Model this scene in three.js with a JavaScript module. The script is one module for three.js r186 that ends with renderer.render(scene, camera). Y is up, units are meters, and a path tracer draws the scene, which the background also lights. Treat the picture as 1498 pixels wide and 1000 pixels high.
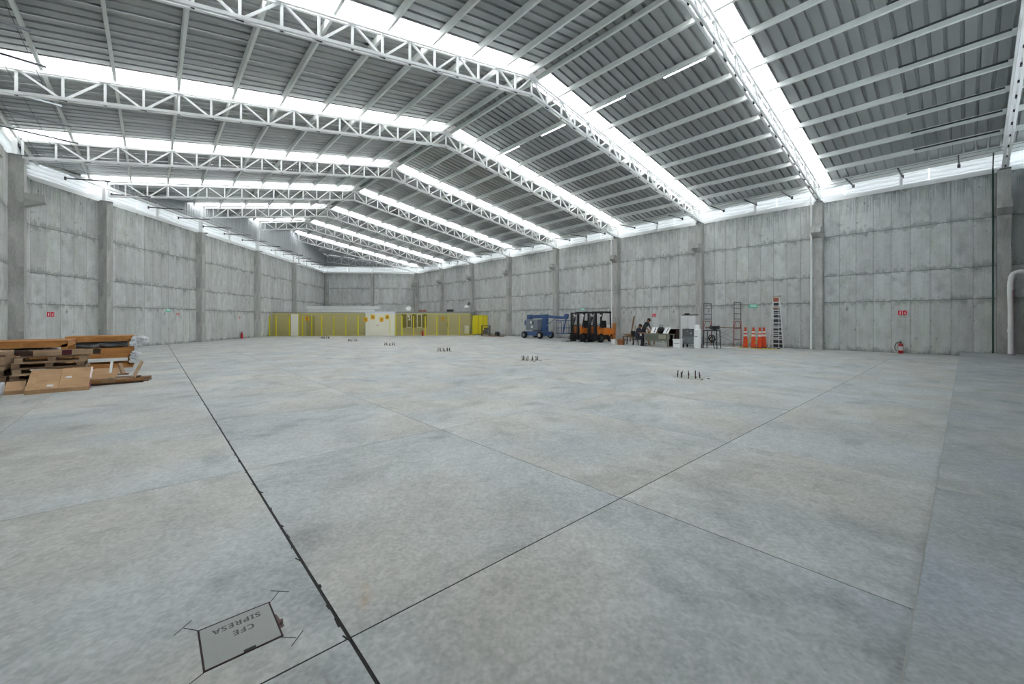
import * as THREE from 'three';
import { mergeGeometries } from 'three/addons/utils/BufferGeometryUtils.js';
import { RoundedBoxGeometry } from 'three/addons/geometries/RoundedBoxGeometry.js';
import { MarchingCubes } from 'three/addons/objects/MarchingCubes.js';
import { RectAreaLightUniformsLib } from 'three/addons/lights/RectAreaLightUniformsLib.js';

// ---------------------------------------------------------------- camera, sky, exposure
// x = across the hall, y = up, z = minus the distance along the hall
const scene = new THREE.Scene();
const camera = new THREE.PerspectiveCamera(2 * Math.atan(500 / 590.6) * 180 / Math.PI, 1498 / 1000, 0.05, 400);
camera.position.set(0, 1.6, 0);
camera.rotation.y = -0.7273;
camera.setViewOffset(1498, 1000, 0, 32.4, 1498, 1000);
const renderer = new THREE.WebGLRenderer({ antialias: true });
renderer.toneMapping = THREE.LinearToneMapping;
renderer.toneMappingExposure = 1.0;
renderer.shadowMap.enabled = true;
scene.background = new THREE.Color(0.965, 0.985, 1.0);      // bright, even overcast sky: most daylight comes through the roof lights
scene.backgroundIntensity = 15.5;
RectAreaLightUniformsLib.init();

// ---------------------------------------------------------------- helpers
const R = (d) => d * Math.PI / 180;
let seed = 1234567;
function rnd() { seed |= 0; seed = seed + 0x6D2B79F5 | 0; let t = Math.imul(seed ^ seed >>> 15, 1 | seed); t = t + Math.imul(t ^ t >>> 7, 61 | t) ^ t; return ((t ^ t >>> 14) >>> 0) / 4294967296; }
const rr = (a, b) => a + (b - a) * rnd();
const pick = (a) => a[Math.floor(rnd() * a.length)];
const used = {};
function numbered(name) { const n = used[name] = (used[name] ?? -1) + 1; return n ? name + '_' + String(n).padStart(3, '0') : name; }
function place(g, x = 0, y = 0, z = 0, rx = 0, ry = 0, rz = 0) {
  if (rx || ry || rz) g.applyMatrix4(new THREE.Matrix4().makeRotationFromEuler(new THREE.Euler(rx, ry, rz)));
  return g.translate(x, y, z);
}
function grainUV(g) {   // uv in metres, u along the longest side
  g.computeBoundingBox();
  const s = g.boundingBox.getSize(new THREE.Vector3()).toArray(), p = g.attributes.position, n = g.attributes.normal, uv = new Float32Array(p.count * 2), o = rnd() * 7;
  for (let i = 0; i < p.count; i++) {
    const a = [Math.abs(n.getX(i)), Math.abs(n.getY(i)), Math.abs(n.getZ(i))], m = a.indexOf(Math.max(...a));
    let [u, v] = [0, 1, 2].filter((k) => k !== m); if (s[v] > s[u]) [u, v] = [v, u];
    uv[i * 2] = p.getComponent(i, u) + o; uv[i * 2 + 1] = p.getComponent(i, v) + o * 1.7;
  }
  g.setAttribute('uv', new THREE.BufferAttribute(uv, 2)); return g;
}
const bx = (w, h, d, x, y, z, rx, ry, rz) => place(grainUV(new THREE.BoxGeometry(w, h, d)), x, y, z, rx, ry, rz);
const rb = (w, h, d, r, x, y, z, rx, ry, rz) => { const g = new RoundedBoxGeometry(w, h, d, 2, Math.min(r, w / 2.01, h / 2.01, d / 2.01)); return place(g.index ? g : g, x, y, z, rx, ry, rz); };
const cy = (r0, r1, h, x, y, z, rx, ry, rz, n = 16) => place(new THREE.CylinderGeometry(r1, r0, h, n), x, y, z, rx, ry, rz);
const sp = (r, x, y, z, sx = 1, sy = 1, sz = 1) => place(new THREE.SphereGeometry(r, 16, 12).scale(sx, sy, sz), x, y, z);
const tor = (r, t, x, y, z, rx, ry, rz, arc = Math.PI * 2) => place(new THREE.TorusGeometry(r, t, 8, 24, arc), x, y, z, rx, ry, rz);
const lathe = (pts, x, y, z, n = 24) => place(new THREE.LatheGeometry(pts.map((p) => new THREE.Vector2(...p)), n), x, y, z);
const V = (x, y, z) => new THREE.Vector3(x, y, z);
const tube = (pts, r, n = 6, seg = 24) => new THREE.TubeGeometry(new THREE.CatmullRomCurve3(pts.map((p) => V(...p))), seg, r, n);
function bar(a, b, w, h = w) {   // square bar from a to b
  const A = V(...a), B = V(...b), d = B.clone().sub(A), len = d.length(), g = grainUV(new THREE.BoxGeometry(len, h, w));
  d.normalize(); const up = Math.abs(d.y) > 0.99 ? V(1, 0, 0) : V(0, 1, 0), z = d.clone().cross(up).normalize(), y = z.clone().cross(d);
  return g.applyMatrix4(new THREE.Matrix4().makeBasis(d, y, z).setPosition(A.add(B).multiplyScalar(0.5)));
}
function rod(a, b, r, n = 8) {
  const A = V(...a), B = V(...b), d = B.clone().sub(A), g = new THREE.CylinderGeometry(r, r, d.length(), n);
  g.applyQuaternion(new THREE.Quaternion().setFromUnitVectors(V(0, 1, 0), d.clone().normalize()));
  const m = A.add(B).multiplyScalar(0.5); return g.translate(m.x, m.y, m.z);
}
function joined(geos) {
  if (!Array.isArray(geos)) return geos;
  if (geos.length === 1) return geos[0];
  const list = geos.map((g) => { g = g.index ? g.toNonIndexed() : g; for (const k of Object.keys(g.attributes)) if (!['position', 'normal', 'uv'].includes(k)) g.deleteAttribute(k); return g; });
  return mergeGeometries(list);
}
function part(name, geos, mat, parent, label) {
  const m = new THREE.Mesh(joined(geos), mat); m.name = name; m.castShadow = m.receiveShadow = true; parent.add(m);
  if (label) m.userData.label = label; return m;
}
function thing(name, label, category, [x, y, z] = [0, 0, 0], turn = 0, group) {
  const o = new THREE.Group(); o.name = numbered(name); scene.add(o); o.position.set(x, y, z); o.rotation.y = turn;
  o.userData = { label, category }; if (group) o.userData.group = group; return o;
}
function single(name, label, category, geos, mat, [x, y, z] = [0, 0, 0], turn = 0, group) {
  const m = part(numbered(name), geos, mat, scene); m.position.set(x, y, z); m.rotation.y = turn;
  m.userData = { label, category }; if (group) m.userData.group = group; return m;
}
function struct(name, label, [x, y, z] = [0, 0, 0], turn = 0) {
  const o = new THREE.Group(); o.name = name; scene.add(o); o.position.set(x, y, z); o.rotation.y = turn;
  o.userData = { kind: 'structure', label, category: name.split('_')[0] }; return o;
}
function copyOf(o, [x, y, z], turn, label) {
  const c = o.clone(); c.name = numbered(o.name.replace(/_\d{3}$/, '')); c.userData = { ...o.userData }; if (label) c.userData.label = label;
  c.position.set(x, y, z); c.rotation.y = turn; scene.add(c); return c;
}
const toward = (dT, dL) => Math.atan2(dT, -dL);   // turn that points local +z along (across, along)

// ---------------------------------------------------------------- noise and textures
const H2 = (x, y, s) => { let n = Math.imul(x, 374761393) + Math.imul(y, 668265263) + Math.imul(s, 982451653) | 0; n = Math.imul(n ^ n >>> 13, 1274126177); return ((n ^ n >>> 16) >>> 0) / 4294967296; };
function vn(x, y, per, s) {   // tiling value noise
  const xi = Math.floor(x), yi = Math.floor(y), fx = x - xi, fy = y - yi, u = fx * fx * (3 - 2 * fx), v = fy * fy * (3 - 2 * fy);
  const w = (n) => ((n % per) + per) % per, a = H2(w(xi), w(yi), s), b = H2(w(xi + 1), w(yi), s), c = H2(w(xi), w(yi + 1), s), d = H2(w(xi + 1), w(yi + 1), s);
  return a + (b - a) * u + (c - a) * v + (a - b - c + d) * u * v;
}
function fbm(x, y, per, s, oct) { let t = 0, a = 0.5, n = 0; for (let k = 0; k < oct; k++) { t += a * vn(x * (1 << k), y * (1 << k), per * (1 << k), s + k); n += a; a *= 0.5; } return t / n; }
const cl = (x) => Math.max(0, Math.min(255, x));
function dataTex(w, h, fn, srgb = true, wrap = THREE.RepeatWrapping) {
  const d = new Uint8Array(w * h * 4);
  for (let y = 0; y < h; y++) for (let x = 0; x < w; x++) { const c = fn(x / w, y / h, x, y), i = (y * w + x) * 4; d[i] = cl(c[0]); d[i + 1] = cl(c[1]); d[i + 2] = cl(c[2]); d[i + 3] = 255; }
  const t = new THREE.DataTexture(d, w, h); t.magFilter = THREE.LinearFilter; t.minFilter = THREE.LinearMipmapLinearFilter; t.generateMipmaps = true; t.wrapS = t.wrapT = wrap;
  if (srgb) t.colorSpace = THREE.SRGBColorSpace; t.needsUpdate = true; return t;
}
function canvasTex(w, h, draw) { const c = document.createElement('canvas'); c.width = w; c.height = h; draw(c.getContext('2d'), w, h); const t = new THREE.CanvasTexture(c); t.colorSpace = THREE.SRGBColorSpace; return t; }
const M = (color, roughness = 0.6, metalness = 0, extra = {}) => new THREE.MeshStandardMaterial({ color, roughness, metalness, ...extra });

function floorColour(u, v) {   // one 6 m tile of trowelled concrete
  const big = fbm(u * 3, v * 3, 3, 11, 4) - 0.5, mid = fbm(u * 12 + big * 2, v * 12, 12, 21, 4) - 0.5, fine = fbm(u * 96, v * 96, 96, 31, 3) - 0.5, warm = fbm(u * 4, v * 4, 4, 41, 3) - 0.5;
  const dark = Math.max(0, fbm(u * 9, v * 16, 1 << 0 ? 16 : 16, 51, 4) - 0.6) * 190, speck = H2(Math.floor(u * 2048), Math.floor(v * 2048), 9) > 0.9996 ? -45 : 0;
  const grit = fbm(u * 300, v * 300, 300, 81, 2) - 0.5, b = 178 + big * 44 + mid * 26 + fine * 20 + grit * 34 - dark * 0.5 + speck;
  return [b - 3 + warm * 17, b + warm * 6, b - 2 - warm * 10];
}
const floorMap = dataTex(2048, 2048, floorColour);
const floorRough = dataTex(512, 512, (u, v) => { const n = 135 + (fbm(u * 8, v * 8, 8, 61, 4) - 0.5) * 90; return [n, n, n]; }, false);
const slabMat = M(0xffffff, 1, 0, { map: floorMap, roughnessMap: floorRough });
const rampMat = M(new THREE.Color(0.8, 0.83, 0.87), 1, 0, { map: floorMap, roughnessMap: floorRough });
// the slab with the rust stain: metres 2.4 x 3.04
const stainMap = dataTex(1024, 1024, (u, v) => {
  const c = floorColour((u * 2.4 / 6 + 0.31) % 1, (v * 3.04 / 6 + 0.17) % 1), x = 0.74 + u * 2.4, l = 2.06 + v * 3.04;
  const arc = Math.abs(Math.hypot(x - 0.80, (l - 2.42) * 0.8) - 0.15 - 0.02 * (fbm(u * 40, v * 40, 40, 5, 2) - 0.5)), r = Math.max(0, 1 - arc / 0.045) * (x > 0.8 ? 1 : 0) * Math.max(0, fbm(u * 30, v * 30, 30, 71, 3) * 2.2 - 0.75);
  return [c[0] + r * 4, c[1] - r * 18, c[2] - r * 36];
}, true, THREE.ClampToEdgeWrapping);
const stainMat = M(0xffffff, 1, 0, { map: stainMap, roughnessMap: floorRough });

function panelTex(s, kind) {   // one cast concrete panel, full height: kind 0 foot, 1 middle, 2 top
  const streak = 14 + (s % 4) * 5, moss = (s * 37 % 100) / 100 > 0.7;
  return dataTex(192, 512, (u, v) => {
    const base = 202 + (fbm(u * 2.2, v * 5, 64, s, 4) - 0.5) * 30 + (fbm(u * 24, v * 70, 64, s + 50, 3) - 0.5) * 18;
    const lines = (fbm(u * streak, v * 1.1, 64, s + 9, 3) - 0.5) * 20;
    const e0 = v * 2.0, e1 = (1 - v) * 2.0, n = fbm(u * 4 + s * 0.37, v * 7, 64, s + 17, 4), soft = (e, w) => Math.max(0, Math.min(1, (w - e) / (0.05 + w * 0.4)));
    let d = soft(e0, (n - 0.3) * 0.75) * 26 + soft(e1, (n - 0.35) * 0.75) * 28 + (e0 < 0.02 * n || e1 < 0.018 * n ? 16 : 0);   // grout smears along the lift joints
    d += Math.max(0, fbm(u * 1.6, v * 3.2, 64, s + 77, 5) - 0.6) * 80;
    if (kind === 2) { const reach = Math.pow(fbm(u * 26, 0.5, 64, s + 31, 3), 2.0) * 1.2; if (1 - v < reach) d += 34 * (0.4 + 0.9 * fbm(u * 60, v * 4, 64, s + 3, 2)) * Math.min(1, (reach - (1 - v)) * 8); }
    if (kind === 0) d += soft(e0, 0.34 * fbm(u * 6, 0.3, 64, s + 5, 3)) * 20;
    for (const [hx, hy] of [[0.035, 0.14], [0.035, 0.38], [0.035, 0.62], [0.035, 0.86]]) if (Math.hypot((u - hx) * 0.65, (v - hy) * 2.0) < 0.013) d += 75;
    const pit = H2(Math.floor(u * 192), Math.floor(v * 512), s) > 0.998 ? 26 : 0, b = base + lines - d - pit, g = moss ? Math.max(0, fbm(u * 3, v * 5, 64, s + 91, 3) - 0.5) * 26 : 0;
    return [b - 2 - g * 0.5, b + 1, b - 1 - g];
  }, true, THREE.ClampToEdgeWrapping);
}
const panelMats = [0, 1, 2].map((kind) => Array.from({ length: 9 }, (_, i) => panelTex(100 + kind * 70 + i * 7, kind)).flatMap((map) => [0.98, 0.92, 0.86].map((t) => M(new THREE.Color(t, t, t * 1.0), 0.85, 0, { map }))));
const columnMap = dataTex(256, 1024, (u, v) => { const b = 172 + (fbm(u * 4, v * 8, 64, 5, 4) - 0.5) * 44 + (fbm(u * 32, v * 64, 64, 8, 3) - 0.5) * 22; return [b, b + 1, b - 3]; });
columnMap.repeat.set(0.4, 0.8);
const columnMat = M(0xffffff, 0.85, 0, { map: columnMap });
const jointMat = M(0x5e6162, 0.95), gapMat = M(0x2b2a28, 0.95);
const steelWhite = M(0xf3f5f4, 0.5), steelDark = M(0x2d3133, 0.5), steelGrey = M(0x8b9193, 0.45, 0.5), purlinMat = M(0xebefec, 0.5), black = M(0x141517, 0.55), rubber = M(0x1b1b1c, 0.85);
const sheetMats = [0.38, 0.34, 0.36].map((c) => M(new THREE.Color(c * 0.95, c, c * 0.985), 0.33, 0.45));
const claddingMat = M(new THREE.Color(0.42, 0.44, 0.455), 0.42, 0.4);
const skylightMat = new THREE.MeshPhysicalMaterial({ color: 0xffffff, roughness: 1, transmission: 0.62, thickness: 0, side: THREE.DoubleSide });
const bandMat = new THREE.MeshPhysicalMaterial({ color: 0xf4f8fa, roughness: 0.9, transmission: 0.032, thickness: 0, side: THREE.DoubleSide });
const gableMat = new THREE.MeshPhysicalMaterial({ color: 0xeaf2fa, roughness: 0.9, transmission: 0.17, thickness: 0, side: THREE.DoubleSide });
const woodMap = (a, b, s) => { const t = dataTex(256, 256, (u, v) => { const g = fbm(u * 2, v * 26, 64, s, 4), k = fbm(u * 6, v * 6, 64, s + 3, 3), f = Math.max(0, Math.min(1, g * 0.75 + k * 0.45 - 0.1)); return [0, 1, 2].map((i) => a[i] + (b[i] - a[i]) * f); }); return t; };
const pine = M(0xffffff, 0.75, 0, { map: woodMap([205, 150, 86], [150, 96, 48], 3) }), oldWood = M(0xffffff, 0.85, 0, { map: woodMap([158, 128, 98], [92, 72, 56], 13) }), paleWood = M(0xffffff, 0.85, 0, { map: woodMap([196, 170, 138], [142, 116, 90], 23) }), darkWood = M(0xffffff, 0.75, 0, { map: woodMap([84, 56, 40], [46, 30, 22], 33) });
const cardboard = M(0xffffff, 0.9, 0, { map: dataTex(256, 256, (u, v) => { const b = (fbm(u * 40, v * 3, 64, 3, 2) - 0.5) * 14 + (fbm(u * 4, v * 4, 64, 7, 3) - 0.5) * 26; return [178 + b, 143 + b, 106 + b]; }) });
const yellow = M(0xe3d62a, 0.5), orange = M(0xd9761c, 0.45), blue = M(0x3c5684, 0.45), whitePaint = M(0xf1f3f2, 0.5), red = M(0xb3161d, 0.4), skin = M(0x8a5a41, 0.6);

// ---------------------------------------------------------------- the hall's measures
const TR = 11.35, RIDGE = 11.33, BAY = 6.33, Lk = (k) => -1.1 + BAY * k, WALL = 7.9;
const topY = (T) => RIDGE - (T > TR ? 0.170 * (T - TR) : 0.181 * (TR - T)), deckY = (T) => topY(T) + 0.205;
const cutT = (L) => 0.724 * L - 24.3;                            // inner face of the slanting wall
const A1 = [-4.1, 27.9], A2 = [17.4, 57.6], A3 = [27, 50.3];
const backT = (L) => 17.4 + (57.6 - L) * 9.6 / 7.3;
const leftEdge = (L) => Math.max(-4.3, cutT(L) - 0.2), rightEdge = (L) => Math.min(27.22, backT(L) + 0.2);

// floor: slabs parted by joints
{
  const floor = struct('floor', 'grey trowelled concrete slabs with dark saw-cut joints');
  part('joint_filler', bx(34, 0.1, 64, 11.4, -0.0515, -27), gapMat, floor);
  const Ts = [[-4.4, 0], [-1.62, 5], [0.74, 18], [3.14, 8], [5.59, 4], [8.1, 8], [11.1, 4], [13.9, 3], [16.7, 3], [19.5, 3], [22.3, 3], [27.3, 0]];
  const Ls = [[0.17, 0], [2.06, 10], [5.1, 6], [8.06, 6], [11.1, 4], [14.1, 4], [17.1, 3], [20.1, 3], [23.1, 3], [26.1, 3], [29.1, 3], [32.1, 3], [36.1, 3], [40.1, 3], [44.1, 3], [48.1, 3], [52.1, 3], [58.4, 0]];
  for (let i = 0; i + 1 < Ts.length; i++) for (let j = 0; j + 1 < Ls.length; j++) {
    const t0 = Ts[i][0] + Ts[i][1] / 2000, t1 = Ts[i + 1][0] - Ts[i + 1][1] / 2000, l0 = Ls[j][0] + Ls[j][1] / 2000, l1 = Ls[j + 1][0] - Ls[j + 1][1] / 2000;
    const g = new THREE.BoxGeometry(t1 - t0, 0.12, l1 - l0), p = g.attributes.position, uv = g.attributes.uv, stained = i === 2 && j === 1, ou = rnd(), ov = rnd(), q = rnd() < 0.5;
    for (let n = 0; n < p.count; n++) {
      const a = p.getX(n) + (t1 - t0) / 2, b = (l1 - l0) / 2 - p.getZ(n);
      if (stained) uv.setXY(n, a / (t1 - t0), b / (l1 - l0)); else if (q) uv.setXY(n, a / 6 + ou, b / 6 + ov); else uv.setXY(n, b / 6 + ou, a / 6 + ov);
    }
    part('slab', place(g, (t0 + t1) / 2, -0.06, -(l0 + l1) / 2), stained ? stainMat : slabMat, floor);
  }
  // ragged edge of the wide joint
  const chips = []; for (let l = 0.3; l < 12; l += rr(0.1, 0.5)) chips.push(bx(rr(0.004, 0.012), 0.004, rr(0.02, 0.09), 0.74 + pick([-1, 1]) * 0.012, 0.0, -l, 0, rr(-0.3, 0.3), 0));
  part('joint_crumbs', chips, gapMat, floor).userData.kind = 'stuff';
  const cut = (a, b) => part('saw_cut', bar([a[0], -0.0005, -a[1]], [b[0], -0.0005, -b[1]], 0.004, 0.003), gapMat, floor);
  cut([0.18, 2.62], [0.12, 2.70]); cut([0.08, 2.67], [0.155, 2.74]); cut([0.49, 2.61], [0.555, 2.69]); cut([0.52, 2.73], [0.6, 2.65]);
  cut([0.48, 2.3], [0.54, 2.24]); cut([0.58, 2.27], [0.51, 2.2]); cut([0.18, 2.3], [0.03, 2.22]);
  // raised strip along the entrance
  const ramp = struct('floor_entrance', 'raised blue-grey concrete strip along the entrance');
  const cuts = [-4.4, -1.2, 1.9, 5.0, 8.1, 11.4, 14.8, 18.2, 22.4, 27.3];
  for (let i = 0; i + 1 < cuts.length; i++) {
    const w = cuts[i + 1] - cuts[i] - 0.004, g = new THREE.BoxGeometry(w, 0.3, 2.1), p = g.attributes.position, uv = g.attributes.uv, o = rnd();
    for (let n = 0; n < p.count; n++) uv.setXY(n, p.getX(n) / 5 + o, p.getZ(n) / 5 + o * 3);
    part('slab', place(g, (cuts[i] + cuts[i + 1]) / 2, 0.02, 0.88), rampMat, ramp);
  }
  const edge = new THREE.BoxGeometry(31.6, 0.012, 0.006); part('edge_strip', place(edge, 11.45, 0.1655, -0.1685), M(0xa3a5a0, 0.8), ramp);
}

// ---------------------------------------------------------------- concrete walls
const panelCache = {};
function panelGeo(w, h) { const k = w.toFixed(3) + '_' + h.toFixed(3); if (!panelCache[k]) { const g = new THREE.BoxGeometry(w, h, 0.03); panelCache[k] = g; } return panelCache[k]; }
function concreteWall(name, label, A, B, lifts, columns, step, opts = {}) {
  const dT = B[0] - A[0], dL = B[1] - A[1], len = Math.hypot(dT, dL), turn = Math.atan2(dL, dT), w = struct(name, label, [A[0], 0, -A[1]], turn);
  w.userData.len = undefined;
  const back = bx(len + 0.3, WALL + 0.35, 0.28, len / 2, (WALL - 0.35) / 2, -0.16);
  part('backing', back, jointMat, w);
  const edges = [0, ...columns.flatMap((s) => [s - 0.19, s + 0.19]), len];
  for (let e = 0; e < edges.length; e += 2) {
    const s0 = edges[e], s1 = edges[e + 1], n = Math.max(1, Math.round((s1 - s0) / step)), pw = (s1 - s0) / n;
    if (s1 - s0 < 0.1) continue;
    for (let i = 0; i < n; i++) {
      let y = 0;
      lifts.forEach((top, r) => {
        const h = top - y, kind = r === 0 ? 0 : r === lifts.length - 1 ? 2 : 1, m = new THREE.Mesh(panelGeo(pw - 0.012, h - 0.016), pick(panelMats[kind]));
        m.name = 'panel'; m.castShadow = m.receiveShadow = true; m.position.set(s0 + pw * (i + 0.5), y + h / 2, -0.015 - (rnd() < 0.3 ? rr(0, 0.006) : 0)); w.add(m); y = top;
      });
    }
  }
  for (const s of columns) {
    const c = part('column', bx(0.38, WALL + 0.3, 0.42, s, (WALL - 0.3) / 2, 0.19), columnMat, w);
    if (opts.corbels) { const sh = new THREE.Shape([[0, 6.5], [0.52, 6.5], [0.52, 6.22], [0, 6.0]].map((q) => new THREE.Vector2(...q))), g = new THREE.ExtrudeGeometry(sh, { depth: 0.42, bevelEnabled: true, bevelSize: 0.01, bevelThickness: 0.01, bevelSegments: 1 }); g.rotateY(-Math.PI / 2); g.translate(s + 0.21, 0, 0.40); part('corbel', g, columnMat, c); }
  }
  return w;
}
const liftsR = [2.52, 3.92, 6.03, WALL], liftsL = [2.32, 3.72, 5.86, WALL];
const colR = []; for (let k = 8; k >= 0; k--) colR.push(50.3 - (Lk(k) + 0.03));
colR[0] = Math.max(colR[0], 0.4);
concreteWall('wall_right', 'tall grey board-marked concrete wall with columns and corbels behind the forklifts', A3, [27, -1.75], liftsR, colR, 0.65, { corbels: true });
const colL = [0, 1, 2, 3, 4].map((k) => Lk(k) + 0.1 + 1.75);
concreteWall('wall_left', 'grey concrete wall beside the timber pile', [-4.1, -1.75], A1, liftsL, colL, 0.65, { corbels: true });
const slant = Math.hypot(A2[0] - A1[0], A2[1] - A1[1]), colS = [30.75, 36.95, 43.25, 49.6].map((L) => (L - A1[1]) / (A2[1] - A1[1]) * slant);
concreteWall('wall_left_rear', 'long slanting grey concrete wall running to the far corner', A1, A2, liftsL, colS, 0.665, {});
concreteWall('wall_back', 'grey concrete end wall behind the yellow fence', A2, A3, liftsL, [0.3, 6.3, 11.7], 0.65, {});
{
  // entrance wall beside and behind the camera
  const w = struct('wall_front', 'grey sheet-clad entrance wall with a dark gate', [27.3, 0, 1.75], Math.PI);
  part('pier', bx(0.9, WALL, 0.3, 0.45, WALL / 2, -0.15), claddingMat, w);
  part('lintel', bx(3.2, WALL - 3.2, 0.3, 2.5, 3.2 + (WALL - 3.2) / 2, -0.15), claddingMat, w);
  part('pier', bx(27.6, 5.0, 0.3, 17.9, 2.5, -0.15), columnMat, w); part('pier', bx(3.4, WALL - 5, 0.3, 30.0, 5 + (WALL - 5) / 2, -0.15), columnMat, w);
  const leaf = part('gate_leaf', bx(3.15, 3.2, 0.06, 2.5, 1.6, -0.15), M(0x5a1a1e, 0.5), w, 'dark red steel gate leaf');
  part('gate_rail', bx(3.1, 0.08, 0.04, 2.5, 1.6, -0.1), M(0x3a1114, 0.5), leaf);
  const sh = new THREE.Shape(); sh.moveTo(0, WALL); sh.lineTo(0, deckY(27.3)); sh.lineTo(27.3 - TR, deckY(TR)); sh.lineTo(31.7, deckY(-4.4)); sh.lineTo(31.7, WALL); sh.lineTo(28.3, WALL); sh.lineTo(28.3, 5.0); sh.lineTo(4.1, 5.0); sh.lineTo(4.1, WALL);
  part('gable_sheet', new THREE.ShapeGeometry(sh).translate(0, 0, -0.1), gableMat, w);  // unseen translucent sheet, cut and tuned to send daylight onto the near roof
}
// outdoor ground beyond the gate
{ const g = struct('ground_outside', 'paved yard outside the gateway'); part('paving', bx(90, 0.3, 40, 11, -0.16, 22.1), M(0x9a9a96, 0.9), g); }

// ---------------------------------------------------------------- daylight band between wall and roof, cladding above it
function band(name, label, A, B, topAt, posts, clad) {
  const dT = B[0] - A[0], dL = B[1] - A[1], len = Math.hypot(dT, dL), w = struct(name, label, [A[0], 0, -A[1]], Math.atan2(dL, dT));
  const prof = [[WALL - 0.02, 0], [WALL + 0.22, -0.02]]; const y1 = 8.72;
  part('sill_flashing', [bx(len, 0.24, 0.012, len / 2, WALL + 0.1, -0.09, -0.12), bx(len, 0.02, 0.28, len / 2, WALL - 0.005, -0.16)], steelWhite, w);
  const ribs = [[WALL - 0.03, -0.16]]; for (let y = WALL + 0.2; y < y1; y += 0.19) ribs.push([y, -0.16], [y + 0.10, -0.16], [y + 0.115, -0.075], [y + 0.155, -0.075]); ribs.push([y1 + 0.1, -0.16]);
  const n = Math.ceil(len / 3.17);
  for (let i = 0; i < n; i++) {
    const a = -0.2 + i * (len + 0.4) / n + 0.002, b = -0.2 + (i + 1) * (len + 0.4) / n - 0.002, pos = [], uv = [];
    for (let r = 0; r + 1 < ribs.length; r++) { const [ya, za] = ribs[r], [yb, zb] = ribs[r + 1]; for (const q of [[a, ya, za], [b, ya, za], [b, yb, zb], [a, ya, za], [b, yb, zb], [a, yb, zb]]) { pos.push(...q); uv.push(q[0], q[1]); } }
    const g = new THREE.BufferGeometry(); g.setAttribute('position', new THREE.Float32BufferAttribute(pos, 3)); g.setAttribute('uv', new THREE.Float32BufferAttribute(uv, 2)); g.computeVertexNormals();
    part('ribbed_sheet', g, bandMat, w);
  }
  for (const s of posts) part('post', bx(0.1, 1.05, 0.1, s, WALL + 0.5, -0.03), steelWhite, w);
  if (!clad) { part('eave_beam', bx(len, 0.14, 0.08, len / 2, topAt(0) - 0.13, -0.06), steelWhite, w); return w; }
  part('girt', bx(len, 0.12, 0.1, len / 2, y1 + 0.1, -0.1), purlinMat, w);
  // upright corrugated cladding up to the roof
  const pitch = 0.25, T = (s) => A[0] + dT * s / len, sheets = Math.ceil(len + 0.4);
  for (let i = 0; i < sheets; i++) {
    const pos = [], s0 = i - 0.2, s1 = Math.min(len + 0.2, i + 0.8), pts = [];
    for (let s = s0; s < s1 - 1e-6; s += pitch) pts.push([s, -0.16], [s + 0.15, -0.16], [s + 0.175, -0.12], [s + 0.225, -0.12]); pts.push([s1, -0.16]);
    for (let k = 0; k + 1 < pts.length; k++) {
      const [a, za] = pts[k], b = Math.min(len + 0.2, pts[k + 1][0]), zb = pts[k + 1][1]; if (b <= a) continue; const ta = deckY(T(a)) + 0.03, tb = deckY(T(b)) + 0.03, lo = y1 + 0.02;
      if (ta - lo < 0.02) continue; for (const q of [[a, lo, za], [b, lo, zb], [b, tb, zb], [a, lo, za], [b, tb, zb], [a, ta, za]]) pos.push(...q);
    }
    if (!pos.length) continue;
    const g = new THREE.BufferGeometry(); g.setAttribute('position', new THREE.Float32BufferAttribute(pos, 3)); g.computeVertexNormals(); part('cladding_sheet', g, claddingMat, w);
  }
  return w;
}
const halfBays = (n0, f) => Array.from({ length: n0 }, (_, i) => f(i));
band('window_1', 'bright ribbed daylight strip above the wall behind the forklifts', A3, [27, -1.75], () => deckY(27), halfBays(8, (k) => 50.3 - Lk(k) - BAY / 2), false);
band('window_2', 'bright ribbed daylight strip above the wall beside the timber pile', [-4.1, -1.75], A1, () => deckY(-4.1), halfBays(4, (k) => Lk(k) + 1.75 + BAY / 2), false);
band('window_3', 'ribbed daylight strip and grey corrugated cladding above the slanting wall', A1, A2, () => 8.8, [...colS.map((s) => s + 3.9), ...colS.map((s) => s + 0.25)], true);
band('window_4', 'ribbed daylight strip and grey cladding above the end wall', A2, A3, () => 8.8, [0.3, 3.2, 6.4, 9.0, 11.4], true);

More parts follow.
